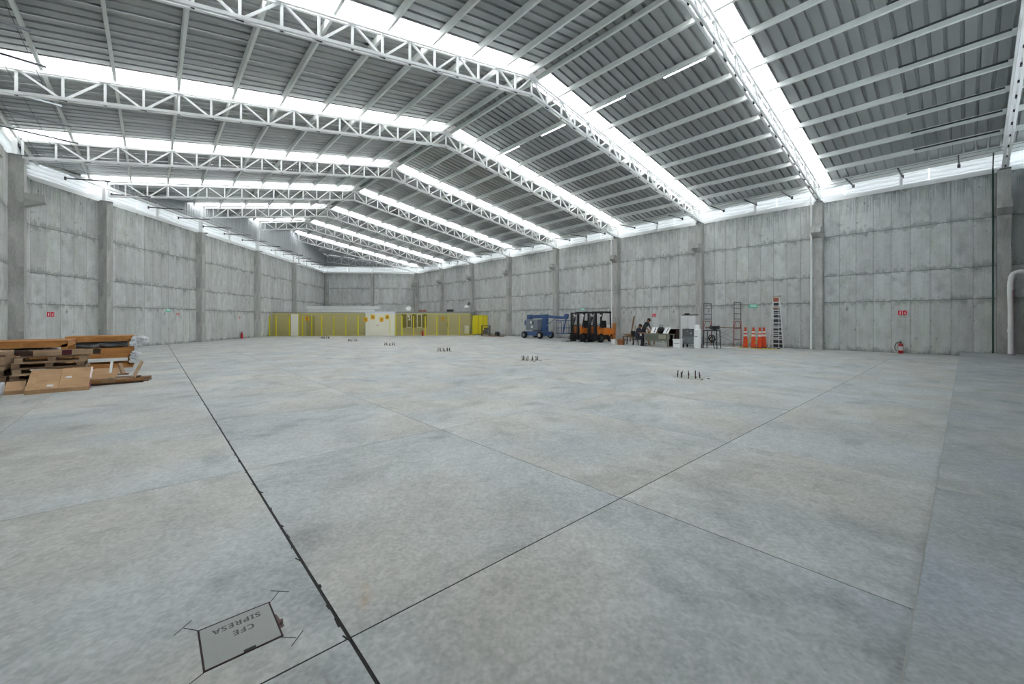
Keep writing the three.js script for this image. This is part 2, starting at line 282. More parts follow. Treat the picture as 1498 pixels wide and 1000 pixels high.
// ---------------------------------------------------------------- roof: ribbed sheets, roof lights, ridge cap
{
  const roof = struct('ceiling', 'underside of pitched ribbed metal roof with white translucent strips');
  const W = BAY / 6, P = W / 3;
  const profile = []; for (let i = 0; i < 3; i++) profile.push([i * P, 0], [i * P + 0.235, 0], [i * P + 0.257, 0.075], [i * P + 0.315, 0.075], [i * P + 0.337, 0]); profile.push([W + 0.012, 0.004]);
  const slope = (l0, side, mat, name) => {
    const pos = [], uv = [];
    const pt = (o, end) => { const L = l0 + o[0], a = side > 0 ? Math.max(TR + 0.12, leftEdge(L)) : leftEdge(L), b = side > 0 ? rightEdge(L) : TR - 0.12; if (b <= a) return null; const T = end ? b : a; return [T, deckY(T) + o[1], -L]; };
    for (let k = 0; k + 1 < profile.length; k++) {
      const a0 = pt(profile[k], 0), a1 = pt(profile[k], 1), b0 = pt(profile[k + 1], 0), b1 = pt(profile[k + 1], 1); if (!a0 || !b0) continue;
      for (const q of [a0, a1, b1, a0, b1, b0]) { pos.push(...q); uv.push(q[0], q[2]); }
    }
    if (!pos.length) return;
    const g = new THREE.BufferGeometry(); g.setAttribute('position', new THREE.Float32BufferAttribute(pos, 3)); g.setAttribute('uv', new THREE.Float32BufferAttribute(uv, 2)); g.computeVertexNormals();
    part(name, g, mat, roof);
  };
  for (let n = -1; ; n++) {
    const l0 = Lk(0) + (n - 0.5) * W; if (l0 > 58.5) break; const light = n > 0 && n <= 48 && n % 6 === 0;
    for (const side of [-1, 1]) slope(l0, side, light ? skylightMat : pick(sheetMats), light ? 'translucent_sheet' : 'roof_sheet');
  }
  const cap = []; for (const s of [-1, 1]) cap.push(bx(0.5, 0.004, 52.5, TR + s * 0.24, deckY(TR) + 0.045, -24.3, 0, 0, -s * 0.17));
  part('ridge_cap', cap, sheetMats[1], roof);
}
// purlins
{
  const cee = (len) => { const b = 0.075, h = 0.2, t = 0.006, geos = [bx(t, h, len, 0, 0, 0), bx(b, t, len, b / 2, h / 2 - t / 2, 0), bx(b, t, len, b / 2, -h / 2 + t / 2, 0), bx(t, 0.025, len, b, h / 2 - 0.0125, 0), bx(t, 0.025, len, b, -h / 2 + 0.0125, 0)]; return joined(geos); };
  for (const s of [1, -1]) for (let i = 0; i <= 10; i++) {
    const d = i ? Math.min(1.535 * i, 15.3) : 0.27, T = TR + s * d; let far = T <= 17.4 ? (T + 24.3) / 0.724 - 0.15 : 57.6 - (T - 17.4) * 7.3 / 9.6 - 0.2; if (T < -4.0) far = 27.6;
    const len = far + 1.6, m = single('roof_purlin', (i === 0 ? 'pale steel ridge purlin' : i === 10 ? 'pale steel eave purlin above the daylight strip' : 'pale steel purlin, ' + ['first', 'second', 'third', 'fourth', 'fifth', 'sixth', 'seventh', 'eighth', 'ninth'][i - 1] + ' below the ridge,') + (s > 0 ? ' on the forklift side' : ' on the timber pile side'), 'purlin', cee(len), purlinMat, [T, topY(T) + 0.103, -(far - 1.6) / 2], 0, i === 0 ? 'ridge purlins' : i === 10 ? 'eave purlins' : 'roof purlins');
    m.rotation.z = -s * 0.17; if (s > 0) m.rotation.y = 0;
  }
}
// trusses
{
  const PAN = 0.89, D = 0.79, ends = [[-3.75, 26.6], [-3.75, 26.6], [-3.75, 26.6], [-3.75, 26.6], [-3.75, 26.6], [-1.75, 26.6], [2.85, 26.6], [7.45, 26.6], [12.0, 26.6]];
  const chord = (p, q, up) => [-1, 1].map((s) => bar([p[0], p[1] + up, s * 0.06], [q[0], q[1] + up, s * 0.06], 0.07, 0.085));
  const webGeo = {};
  const web = (a, b, w) => { const len = Math.hypot(b[0] - a[0], b[1] - a[1]), k = len.toFixed(3) + w; const g = webGeo[k] ??= bx(len, w, w, 0, 0, 0); return [g, (a[0] + b[0]) / 2, (a[1] + b[1]) / 2, Math.atan2(b[1] - a[1], b[0] - a[0])]; };
  const where = ['over the entrance', 'nearest the entrance truss', 'over the second row of floor bolts', 'third along from the entrance truss', 'ending at the timber pile corner', 'ending on the first slanting-wall column', 'ending on the second slanting-wall column', 'ending on the third slanting-wall column', 'farthest, by the end wall'];
  for (let k = 0; k < 9; k++) {
    const t = thing('roof_truss', 'white welded steel roof truss ' + where[k], 'truss', [0, 0, -Lk(k)], 0, 'roof trusses'), [T0, T1] = ends[k];
    const up = -0.045, dn = -D + 0.045, pt = (T, o) => [T, topY(T) + o];
    const put = (name, spec) => { const m = new THREE.Mesh(spec[0], steelWhite); m.name = name; m.position.set(spec[1], spec[2], 0); m.rotation.z = spec[3]; m.castShadow = m.receiveShadow = true; t.add(m); };
    for (const s of [-1, 1]) {
      const lim = s < 0 ? T0 : T1, dMax = s < 0 ? TR - T0 : T1 - TR; if (dMax <= 0.3) { continue; }
      const from = s > 0 && T0 > TR ? T0 : TR;
      part('top_chord', chord([from, topY(from), 0], [lim, topY(lim), 0], up), steelWhite, t); part('bottom_chord', chord([from, topY(from), 0], [lim, topY(lim), 0], dn), steelWhite, t);
      const N = Math.floor(dMax / PAN + 0.02), spacers = [];
      for (let i = 0; i <= N; i++) {
        const T = TR + s * i * PAN; if (s > 0 && T < T0 - 0.01) continue;
        if (!(i === 0 && s > 0 && T0 < TR - 0.3)) put('vertical', web(pt(T, up - 0.02), pt(T, dn + 0.02), 0.062));
        spacers.push(bx(i % 2 ? 0.16 : 0.07, 0.07, 0.05, T, topY(T) + dn - 0.012, 0));
        if (i < N) { const T2 = TR + s * (i + 1) * PAN; put('diagonal', i % 2 === 0 ? web(pt(T + s * 0.05, up - 0.03), pt(T2 - s * 0.07, dn + 0.03), 0.056) : web(pt(T + s * 0.07, dn + 0.03), pt(T2 - s * 0.05, up - 0.03), 0.056)); }
      }
      if (dMax - N * PAN > 0.2) put('vertical', web(pt(lim, up - 0.02), pt(lim, dn + 0.02), 0.062));
      part('spacer_blocks', spacers, steelDark, t).userData.kind = 'stuff';
    }
    // end posts standing on the columns
    for (const T of ends[k]) { const foot = T === 26.6 || k < 5 ? WALL : WALL; part('end_post', bx(0.12, Math.max(0.2, topY(T) - foot + 0.0), 0.12, T + (T > TR ? 0.2 : -0.2), foot + (topY(T) - foot) / 2, 0), steelWhite, t); part('bearing_plate', bx(0.5, 0.025, 0.32, T + (T > TR ? 0.1 : -0.1), WALL + 0.0125, 0), steelGrey, t); }
  }
  // lattice girder along the end wall
  const dT = 9.6, dL = -7.3, len = Math.hypot(dT, dL), g = thing('lattice_girder', 'grey lattice girder sloping along the end wall under the roof', 'truss', [17.4, 0, -57.6], Math.atan2(dL, dT));
  const yA = (s) => topY(17.4 + dT * s / len) - 0.12, s0 = 0.5, s1 = 11.5, q = (s, o) => [s, yA(s) + o, 0.55];
  part('top_chord', bar(q(s0, 0), q(s1, 0), 0.08), steelWhite, g); part('bottom_chord', bar(q(s0, -0.75), q(s1, -0.75), 0.08), steelWhite, g);
  for (let i = 0; i <= 12; i++) { const s = s0 + (s1 - s0) * i / 12, e = s0 + (s1 - s0) * (i + 1) / 12; part('vertical', bar(q(s, 0), q(s, -0.75), 0.05), steelWhite, g); if (i < 12) part('diagonal', i % 2 ? bar(q(s, -0.75), q(e, 0), 0.05) : bar(q(s, 0), q(e, -0.75), 0.05), steelWhite, g); }
}
// outrigger bars and cables under the daylight strips
function outriggers(A, B, spots, where, mat) {
  const dT = B[0] - A[0], dL = B[1] - A[1], len = Math.hypot(dT, dL), turn = Math.atan2(dL, dT);
  for (const s of spots) {
    const x = A[0] + dT * s / len, z = -(A[1] + dL * s / len);
    single('outrigger_bar', 'thin steel bar sticking out ' + where, 'bar', [bar([0, 8.5, 0.0], [0, 8.42, 1.95], 0.045, 0.05), bx(0.1, 0.16, 0.03, 0, 8.5, -0.03)], mat, [x, 0, z], turn, 'outriggers ' + where);
  }
  for (const [y, z, n] of [[8.5, 0.5, 'inner'], [8.48, 1.1, 'middle'], [8.46, 1.7, 'outer']]) single('guard_cable', n + ' thin cable strung along outriggers ' + where, 'cable', rod([0.2, y + 0.03, z], [len - 0.2, y + 0.03, z], 0.007, 5), steelDark, [A[0], 0, -A[1]], turn, 'cables ' + where);
}
const spots3 = (n, f) => Array.from({ length: n }, (_, k) => [1.3, 3.13, 4.95].map((o) => f(k, o))).flat();
outriggers(A3, [27, -1.75], spots3(8, (k, o) => 50.3 - Lk(k) - o), 'from the strip above the forklift wall', steelDark);
outriggers([-4.1, -1.75], A1, spots3(4, (k, o) => Lk(k) + 1.75 + o), 'from the strip above the timber pile wall', steelGrey);
outriggers(A1, A2, Array.from({ length: 14 }, (_, i) => 1.6 + i * 2.55), 'from the strip above the slanting wall', steelDark);

// lit tube lamps under the second purlin
{
  const glow = M(0xffffff, 0.4, 0, { emissive: 0xf4f8ff, emissiveIntensity: 6 });
  const names = ['closest to the entrance truss', 'second from the entrance truss', 'third from the entrance truss', 'farthest from the entrance truss'];
  [6.78, 9.96, 13.17, 16.32].forEach((L, i) => {
    const t = thing('tube_lamp', 'lit white tube lamp under the purlin, ' + names[i], 'lamp', [14.36, 10.69, -L], 0, 'tube lamps');
    part('housing', rb(0.07, 0.045, 1.57, 0.01, 0, 0.035, 0), whitePaint, t); part('tube', cy(0.02, 0.02, 1.52, 0, -0.005, 0, Math.PI / 2), glow, t);
    for (const z of [-0.5, 0.5]) part('hanger', rod([0, 0.05, z], [0, 0.12, z], 0.006), steelGrey, t);
    const l = new THREE.RectAreaLight(0xf4f8ff, 5, 0.04, 1.5); l.position.set(0, -0.03, 0); l.rotation.x = -Math.PI / 2; t.add(l);
  });
}
// ---------------------------------------------------------------- services on the right wall
for (const [L, H, w] of [[5.53, WALL + 0.35, 'beside the column with the red extinguisher sign near it'], [18.2, WALL + 0.2, 'behind the orange forklifts']]) {
  const t = thing('downpipe', 'white upright rain pipe ' + w, 'pipe', [26.5, 0, -L]);
  part('pipe', rod([0, 0.02, 0], [0, H, 0], 0.05, 14), whitePaint, t); for (const y of [0.6, 3.2, 6.0]) part('bracket', bx(0.1, 0.04, 0.13, 0.045, y, 0), steelGrey, t);
}
{
  const t = thing('elbow_pipe', 'thick white plastic pipe bending out of the entrance wall', 'pipe', [25.9, 0.17, 1.22]);
  part('pipe', tube([[0, 0, 0], [0, 1.5, 0], [0, 3.05, 0], [0, 3.3, 0.08], [0.02, 3.36, 0.35], [0.02, 3.36, 0.5]], 0.085, 14, 40), whitePaint, t); for (const y of [1.0, 2.7]) part('collar', cy(0.1, 0.1, 0.12, 0, y, 0), whitePaint, t); part('foot', cy(0.12, 0.1, 0.05, 0, 0.025, 0), steelGrey, t);
  single('conduit', 'thin dark green conduit running up beside the entrance column', 'conduit', [rod([0, 0.15, 0], [0, 8.0, 0], 0.028, 8), rod([0, 8.0, 0], [-0.5, 8.6, 0], 0.02, 8)], M(0x23453c, 0.6), [26.9, 0.02, 0.78]);
}
// added bars, no known part: they draw shadow-like dark lines beside the purlins
for (let i = 3; i <= 9; i++) { const T = TR + 1.535 * i - 0.34; single('added_roof_rod', 'added dark rod for a shadow-like line by the entrance beside the ' + ['third', 'fourth', 'fifth', 'sixth', 'seventh', 'eighth', 'ninth'][i - 3] + ' purlin below the ridge', 'rod', rod([0, 0, 0.9], [0, 0, -1.5], 0.032, 6), steelDark, [T, topY(T) - 0.03, 0], 0, 'added rods by the entrance'); }

// ---------------------------------------------------------------- signs and extinguishers
const signPlate = (w, h, draw) => { const mats = Array(6).fill(whitePaint); mats[4] = M(0xffffff, 0.5, 0, { map: canvasTex(256, Math.round(256 * h / w), draw) }); return mats; };
const drawFire = (c, w, h) => { c.fillStyle = '#d8d8d6'; c.fillRect(0, 0, w, h); c.fillStyle = '#c6233a'; c.fillRect(8, 8, w / 2 - 14, h - 16); c.fillRect(w / 2 + 6, 8, w / 2 - 14, h - 16); c.fillStyle = '#f2e8e8'; c.beginPath(); c.roundRect(w * 0.2, h * 0.32, w * 0.1, h * 0.5, 6); c.fill(); c.fillRect(w * 0.225, h * 0.2, w * 0.05, h * 0.14); c.strokeStyle = '#f2e8e8'; c.lineWidth = 7; c.beginPath(); c.arc(w * 0.33, h * 0.4, w * 0.07, Math.PI, Math.PI * 1.9); c.stroke(); c.lineWidth = 12; c.beginPath(); c.moveTo(w * 0.88, h * 0.25); c.lineTo(w * 0.66, h * 0.6); c.lineTo(w * 0.88, h * 0.8); c.stroke(); };
const drawExit = (dir) => (c, w, h) => { c.fillStyle = '#5fc0a4'; c.fillRect(0, 0, w, h); c.fillStyle = '#f2fbf8'; c.fillRect(w * 0.14, h * 0.52, w * 0.6, h * 0.16); const x = dir > 0 ? w * 0.9 : w * 0.06; c.beginPath(); c.moveTo(x, h * 0.6); c.lineTo(x - dir * w * 0.2, h * 0.4); c.lineTo(x - dir * w * 0.2, h * 0.8); c.fill(); c.fillRect(w * 0.14, h * 0.18, w * 0.72, h * 0.12); };
const drawTrefoil = (c, w, h) => { c.fillStyle = '#eab31a'; c.fillRect(0, 0, w, h); c.fillStyle = '#1a1410'; const r = w * 0.34, x = w / 2, y = h * 0.45; for (let k = 0; k < 3; k++) { const a = Math.PI / 3 + k * 2 * Math.PI / 3 - Math.PI / 6 + Math.PI / 2 - Math.PI / 3; c.beginPath(); c.arc(x, y, r, a, a + Math.PI / 3); c.arc(x, y, r * 0.3, a + Math.PI / 3, a, true); c.fill(); } c.beginPath(); c.arc(x, y, r * 0.19, 0, 7); c.fill(); c.fillRect(w * 0.2, h * 0.87, w * 0.6, h * 0.05); };
const drawWarn = (c, w, h) => { c.fillStyle = '#e6b822'; c.fillRect(0, 0, w, h); c.fillStyle = '#8f6a14'; c.beginPath(); c.moveTo(w / 2, h * 0.12); c.lineTo(w * 0.86, h * 0.72); c.lineTo(w * 0.14, h * 0.72); c.fill(); c.fillRect(w * 0.15, h * 0.82, w * 0.7, h * 0.06); };
function sign(name, label, cat, w, h, mats, [T, H, L], turn, group) { const m = new THREE.Mesh(new THREE.BoxGeometry(w, h, 0.012), mats); m.name = numbered(name); m.position.set(T, H, -L); m.rotation.y = turn; m.userData = { label, category: cat }; if (group) m.userData.group = group; scene.add(m); return m; }
const fireMats = signPlate(0.34, 0.24, drawFire), exitR = signPlate(0.46, 0.22, drawExit(1)), faceR = toward(-1, 0), slantTurn = Math.atan2(A2[1] - A1[1], A2[0] - A1[0]);
sign('extinguisher_sign', 'red and white extinguisher sign above extinguisher on the bare end of the wall', 'sign', 0.34, 0.24, fireMats, [26.99, 1.94, 2.02], faceR);
sign('exit_sign', 'green arrow sign on the wall above the traffic cones', 'sign', 0.46, 0.22, exitR, [26.99, 2.43, 8.49], faceR);
sign('extinguisher_sign', 'red extinguisher sign on the wall behind the two workers', 'sign', 0.34, 0.24, fireMats, [26.99, 1.93, 14.92], faceR);
sign('exit_sign', 'green arrow sign on the wall over the forklifts', 'sign', 0.46, 0.22, exitR, [26.99, 2.5, 21.4], faceR);
const onSlant = (L, off) => [cutT(L) + off * 0.81 + 0.1, L - off * 0.586];
{ const q = (L) => { const s = (L - A1[1]) / (A2[1] - A1[1]); return [A1[0] + (A2[0] - A1[0]) * s + 0.0081, L - 0.006]; };
  const s1 = q(28.6), s2 = q(34.6), s3 = q(35.3), s4 = q(41.2);
  sign('extinguisher_sign', 'red extinguisher sign on slanting wall above the timber crates', 'sign', 0.36, 0.26, fireMats, [s1[0], 1.86, s1[1]], slantTurn);
  sign('exit_sign', 'green arrow sign on the long slanting wall', 'sign', 0.42, 0.2, exitR, [s2[0], 2.22, s2[1]], slantTurn);
  sign('extinguisher_sign', 'small faded red sign beside the green arrow sign', 'sign', 0.24, 0.16, fireMats, [s3[0], 1.98, s3[1]], slantTurn);
  sign('extinguisher_sign', 'faded red sign above the extinguisher on slanting wall', 'sign', 0.24, 0.2, fireMats, [s4[0], 1.8, s4[1]], slantTurn);
}
function extinguisher(label, [T, H, L], turn, white) {
  const t = thing('fire_extinguisher', label, 'extinguisher', [T, H, -L], turn, 'fire extinguishers');
  part('cylinder', lathe([[0, 0], [0.085, 0], [0.09, 0.02], [0.09, 0.38], [0.075, 0.44], [0.03, 0.47], [0.03, 0.5], [0, 0.5]], 0, 0, 0), red, t);
  part('valve', [cy(0.025, 0.025, 0.06, 0, 0.52, 0), bx(0.03, 0.02, 0.16, 0, 0.565, 0.05, -0.25), bx(0.025, 0.015, 0.14, 0, 0.53, 0.05)], steelDark, t);
  part('hose', tube([[-0.03, 0.52, 0], [-0.13, 0.5, 0.02], [-0.2, 0.36, 0.03], [-0.2, 0.2, 0.03], [-0.14, 0.1, 0.03]], 0.014, 7, 24), rubber, t);
  if (white) part('label_sticker', place(new THREE.CylinderGeometry(0.0915, 0.0915, 0.2, 24, 1, true, -1.1, 2.2), 0, 0.24, 0), M(0xdad8d4, 0.5), t, 'white instruction sticker');
}
extinguisher('red fire extinguisher with white sticker on floor by the bare end of the wall', [26.75, 0, 2.06], faceR, true);
{ const s = (41.2 - A1[1]) / (A2[1] - A1[1]); extinguisher('red fire extinguisher at the foot of the slanting wall', [A1[0] + (A2[0] - A1[0]) * s + 0.16, 0, 41.1], slantTurn, false); }

// ---------------------------------------------------------------- service cover and anchor bolts in the floor
{
  const t = thing('service_cover', 'small square concrete service cover lettered and set in the floor', 'cover', [0.333, 0, -2.46]);
  const lid = canvasTex(512, 512, (c, w, h) => {
    c.fillStyle = '#a0a29e'; c.fillRect(0, 0, w, h); let q = 77; const r = () => (q = (q * 16807) % 2147483647) / 2147483647;
    for (let i = 0; i < 9000; i++) { const v = 150 + r() * 45; c.fillStyle = `rgba(${v},${v},${v - 6},0.35)`; c.fillRect(r() * w, r() * h, 3, 3); }
    c.fillStyle = '#5c5c5a'; c.textAlign = 'center'; c.font = 'bold 92px sans-serif'; c.fillText('CFE', w * 0.44, h * 0.62); c.fillText('SIPRESA', w * 0.5, h * 0.86);
  });
  part('frame', [bx(0.325, 0.012, 0.008, 0, -0.002, 0.16), bx(0.325, 0.012, 0.008, 0, -0.002, -0.16), bx(0.008, 0.012, 0.325, 0.158, -0.002, 0), bx(0.008, 0.012, 0.325, -0.158, -0.002, 0)], M(0x3a2c2b, 0.9), t);
  const top = new THREE.PlaneGeometry(0.308, 0.312); top.applyMatrix4(new THREE.Matrix4().makeBasis(V(-1, 0, 0), V(0, 0, 1), V(0, 1, 0))); top.translate(0, 0.0035, 0);
  part('lid_body', bx(0.308, 0.012, 0.312, 0, -0.003, 0), M(0xa9aca8, 0.9), t); part('lettered_face', top, M(0xffffff, 0.9, 0, { map: lid }), t);
  part('lifting_slot', bx(0.05, 0.003, 0.014, 0.02, 0.004, 0.148), black, t); part('broken_mortar', [bx(0.014, 0.004, 0.12, 0.168, 0.0, 0.03, 0, 0.1), bx(0.02, 0.004, 0.07, 0.172, 0.0, 0.06, 0, -0.2)], M(0x6e5a58, 0.95), t);
}
{
  const rust = M(0x4a3526, 0.85, 0.3), where = ['under the tube lamps', 'before the forklifts', 'third from the entrance', 'fourth from the entrance', 'fifth from the entrance', 'before the white doors'];
  for (let k = 1; k <= 6; k++) {
    const t = thing('anchor_bolts', 'ring of rusty anchor bolts standing out of the floor, ' + where[k - 1], 'bolts', [11.15, 0, -Lk(k) + 0.1], 0, 'rings of anchor bolts');
    part('patch', cy(0.42, 0.42, 0.004, 0, 0.0015, 0, 0, 0, 0, 24), M(0xa3a39c, 0.9), t);
    for (let i = 0; i < 10; i++) { const a = i / 10 * Math.PI * 2 + 0.2, x = Math.cos(a) * 0.3, z = Math.sin(a) * 0.3, h = rr(0.13, 0.19); const b = part('bolt', rod([x, 0, z], [x + rr(-0.02, 0.02), h, z + rr(-0.02, 0.02)], 0.013, 8), rust, t); if (i % 2) part('nut', cy(0.026, 0.026, 0.022, x, 0.05, z, 0, 0, 0, 6), rust, b); }
    single('floor_washers', 'loose rusty plate washers lying by the bolts ' + where[k - 1], 'washers', [cy(0.04, 0.04, 0.01, 0.1, 0.006, 0.5), cy(0.04, 0.04, 0.01, -0.2, 0.006, 0.45)], rust, [11.15, 0, -Lk(k) + 0.1], 0, 'washers by the anchor bolts');
  }
}

// ---------------------------------------------------------------- yellow mesh fence and the shielded rooms behind it
{
  const F0 = [8.42, 45.35], turn = Math.atan2(-0.582, 0.813), at = (s, o = 0) => [F0[0] + 0.813 * s - 0.582 * o, 0, -(F0[1] - 0.582 * s - 0.813 * o)];   // o: towards the entrance
  const posts = [0.15, 0.76, 2.02, 3.23, 4.09, 5.03, 6.2, 7.34, 8.52, 9.2, 12.2, 12.81, 13.96, 15.12, 16.28, 17.42, 18.57, 19.96];
  const which = (i) => 'panel ' + ['next to the slanting wall', 'before the small white door', 'right after the small white door', 'beside the first radiation sign', 'under the white beams, first stretch', 'under the white beams, second stretch', 'under the white beams, third stretch', 'under the white beams, fourth stretch', 'adjoining the white double doors', '', 'between white doors and windows', 'before the first window panes', 'before the last window panes', 'after the windows', 'before the plain signed door', 'after the plain signed door', 'beside the white drum'][i];
  for (let i = 0; i + 1 < posts.length; i++) {
    if (i === 9) continue;
    const a = posts[i], w = posts[i + 1] - a, [x, , z] = at(a), t = thing('mesh_fence', 'yellow wire mesh fence ' + which(i), 'fence', [x, 0, z], turn, 'yellow mesh fence panels');
    part('post', bx(0.09, 2.0, 0.09, 0, 1.0, 0), yellow, t); part('base_plate', bx(0.16, 0.012, 0.16, 0, 0.006, 0), yellow, t);
    for (const y of [0.1, 2.18]) part('rail', bar([0.045, y, 0], [w - 0.045, y, 0], 0.025), yellow, t);
    const wires = []; for (let s = 0.06; s < w - 0.05; s += 0.05) wires.push(new THREE.BoxGeometry(0.011, 2.08, 0.006).translate(s, 1.14, 0)); for (let y = 0.2; y < 2.15; y += 0.12) wires.push(new THREE.BoxGeometry(w - 0.09, 0.011, 0.006).translate(w / 2, y, 0.006));
    part('wire_mesh', wires, M(0xb0a550, 0.6), t).userData.kind = 'stuff';
  }
  { const [x, , z] = at(19.96), t = thing('fence_sheet', 'solid bright yellow sheet panel closing the fence at the wall', 'fence', [x, 0, z], 0); part('post', bx(0.09, 2.0, 0.09, 0, 1.0, 0), yellow, t); part('sheet', bx(1.85, 1.95, 0.03, 0.98, 1.1, 0), yellow, t); for (const s of [0.65, 1.25]) part('stiffener', bx(0.04, 1.95, 0.03, s, 1.1, 0.03), M(0xb8aa20, 0.5), t); }
  // rooms
  const [bxx, , bz] = at(0, -0.7), room = thing('shielded_room', 'long low beige building behind the yellow mesh fence', 'building', [bxx, 0, bz], turn);
  const beige = M(0xc2bd98, 0.85);
  part('front_wall', bx(19.6, 2.3, 0.2, 9.9, 1.15, -0.1), beige, room); part('side_wall', bx(0.2, 2.3, 3.0, 19.6, 1.15, -1.6), beige, room); part('side_wall', bx(0.2, 2.3, 3.0, 0.3, 1.15, -1.6), beige, room);
  part('roof_slab', [bx(9.6, 0.14, 3.2, 15.4, 2.37, -1.55), bx(10.4, 0.06, 3.2, 5.4, 2.33, -1.55)], M(0x8f9296, 0.8), room);
  const d0 = part('plain_door', bx(0.95, 2.0, 0.05, 16.9, 1.0, 0.02), M(0xaea98c, 0.7), room, 'plain grey-beige door'); part('handle', bx(0.05, 0.45, 0.06, 17.3, 1.1, 0.07), steelDark, d0);
  const d1 = part('signed_door', bx(0.8, 2.0, 0.05, 3.75, 1.0, 0.02), M(0x9a9575, 0.7), room, 'dull olive door'); part('handle', bx(0.04, 0.14, 0.05, 4.05, 1.0, 0.06), steelDark, d1);
  const win = part('window_frame', [bx(2.62, 0.06, 0.08, 13.95, 2.2, 0.03), bx(2.62, 0.06, 0.08, 13.95, 0.78, 0.03), bx(0.06, 1.48, 0.08, 12.65, 1.49, 0.03), bx(0.06, 1.48, 0.08, 15.25, 1.49, 0.03)], M(0xc9c489, 0.5), room, 'pale yellow window frame');
  const glass = M(0x4a4415, 0.15); for (let i = 0; i < 5; i++) part('pane', bx(0.48, 1.4, 0.02, 12.92 + i * 0.515, 1.49, 0.02), glass, win, 'dark olive pane');
  for (const s of [13.435, 14.465]) part('sash', [bx(0.5, 0.07, 0.05, s, 2.15, 0.09), bx(0.5, 0.07, 0.05, s, 0.83, 0.09), bx(0.07, 1.38, 0.05, s - 0.22, 1.49, 0.09), bx(0.07, 1.38, 0.05, s + 0.22, 1.49, 0.09)], whitePaint, win, 'white sash');
  part('notice', [bx(0.2, 0.25, 0.01, 13.4, 1.95, 0.05, 0, 0, 0.4), bx(0.18, 0.2, 0.01, 13.45, 1.65, 0.05, 0, 0, -0.3)], whitePaint, win, 'torn white notices');
  // small white door in the fence
  { const [x, , z] = at(2.16, 0.06), t = thing('white_door', 'narrow plain white door leaf standing in the fence', 'door', [x, 0, z], turn); part('leaf', bx(0.7, 2.15, 0.05, 0.36, 1.09, 0), M(0xebe9dd, 0.6), t); part('edge_trim', bx(0.04, 2.15, 0.06, 0.72, 1.09, 0), yellow, t); }
  // white double doors
  { const [x, , z] = at(9.26, 0.14), t = thing('white_cabinet', 'white double-door booth front with yellow radiation signs', 'booth', [x, 0, z], turn), cream = M(0xefedda, 0.6);
    part('body', bx(2.87, 2.3, 0.5, 1.435, 1.15, -0.26), cream, t); part('cornice', bx(2.9, 0.2, 0.56, 1.435, 2.33, -0.26), M(0xdfe3ea, 0.6), t);
    for (let i = 0; i < 2; i++) { const d = part('door', bx(0.7, 2.05, 0.03, 0.82 + i * 0.71 + (i ? 0.0 : 0), 1.05, 0.006), cream, t); part('handle', bx(0.03, 0.14, 0.04, i ? 1.24 : 1.1, 1.05, 0.04), red, d); }
    part('side_panel', bx(0.42, 2.05, 0.03, 0.23, 1.05, 0.006), cream, t); part('side_panel', bx(0.9, 2.05, 0.03, 2.36, 1.05, 0.006), cream, t); part('pull_pole', bx(0.05, 1.6, 0.05, 2.4, 0.9, 0.05), yellow, t); }
  const tre = signPlate(0.36, 0.44, drawTrefoil), warn = signPlate(0.36, 0.4, drawWarn), S = (s, o, y, m, l) => { const [x, , z] = at(s, o); sign('radiation_sign', l, 'sign', 0.38, 0.44, m, [x, y, -z], turn, 'yellow warning signs'); };
  S(3.67, 0.03, 1.72, tre, 'yellow radiation sign on mesh left of the white beams'); S(9.3, 0.2, 1.62, tre, 'yellow radiation sign on left edge of the white booth'); S(10.0, 0.2, 1.88, warn, 'plain yellow warning sign high on the left white door'); S(10.85, 0.2, 1.62, tre, 'orange-yellow radiation sign low on the right white door'); S(11.4, 0.2, 1.88, warn, 'plain yellow warning sign high right on the white booth'); S(16.85, -0.62, 1.72, tre, 'yellow radiation sign on the plain door behind mesh');
  // things on the roof
  for (const [y, s0, s1, h, l] of [[2.37, 3.3, 9.9, 0.3, 'lower long white steel beam lying on the low roof'], [2.69, 3.2, 10.4, 0.32, 'upper long white steel beam stacked on another']]) { const [x, , z] = at(s0, -1.0), len = s1 - s0, t = thing('white_beam', l, 'beam', [x, y, z], turn); part('web', bx(len, h, 0.03, len / 2, h / 2, 0), whitePaint, t); for (const yy of [0.012, h - 0.012]) part('flange', bx(len, 0.024, 0.3, len / 2, yy, 0), whitePaint, t); part('end_plate', bx(0.025, h, 0.3, len, h / 2, 0), whitePaint, t); }
  const top = (s, o) => { const p = at(s, o); p[1] = 2.44; return p; };
  { const t = thing('dish_antenna', 'small white dish on the low roof above the windows', 'dish', top(13.3, -1.2), turn); part('dish', lathe([[0, 0], [0.12, 0.02], [0.2, 0.06], [0.27, 0.13], [0.26, 0.135], [0.19, 0.075], [0, 0.015]], 0, 0, 0).rotateX(1.1).translate(0, 0.28, 0), whitePaint, t); part('mast', rod([0, 0, 0], [0, 0.28, -0.03], 0.02), steelGrey, t); }
  { const t = thing('red_tray', 'low dull red tray of parts on the roof', 'tray', top(14.7, -1.3), turn); part('tray', [bx(0.8, 0.03, 0.4, 0, 0.015, 0), bx(0.8, 0.14, 0.02, 0, 0.08, 0.2), bx(0.8, 0.14, 0.02, 0, 0.08, -0.2), bx(0.02, 0.14, 0.4, 0.4, 0.08, 0), bx(0.02, 0.14, 0.4, -0.4, 0.08, 0)], M(0x9a5a55, 0.7), t); part('contents', [bx(0.3, 0.1, 0.2, -0.15, 0.12, 0), bx(0.2, 0.14, 0.2, 0.2, 0.13, 0)], M(0x7a4a48, 0.8), t); }
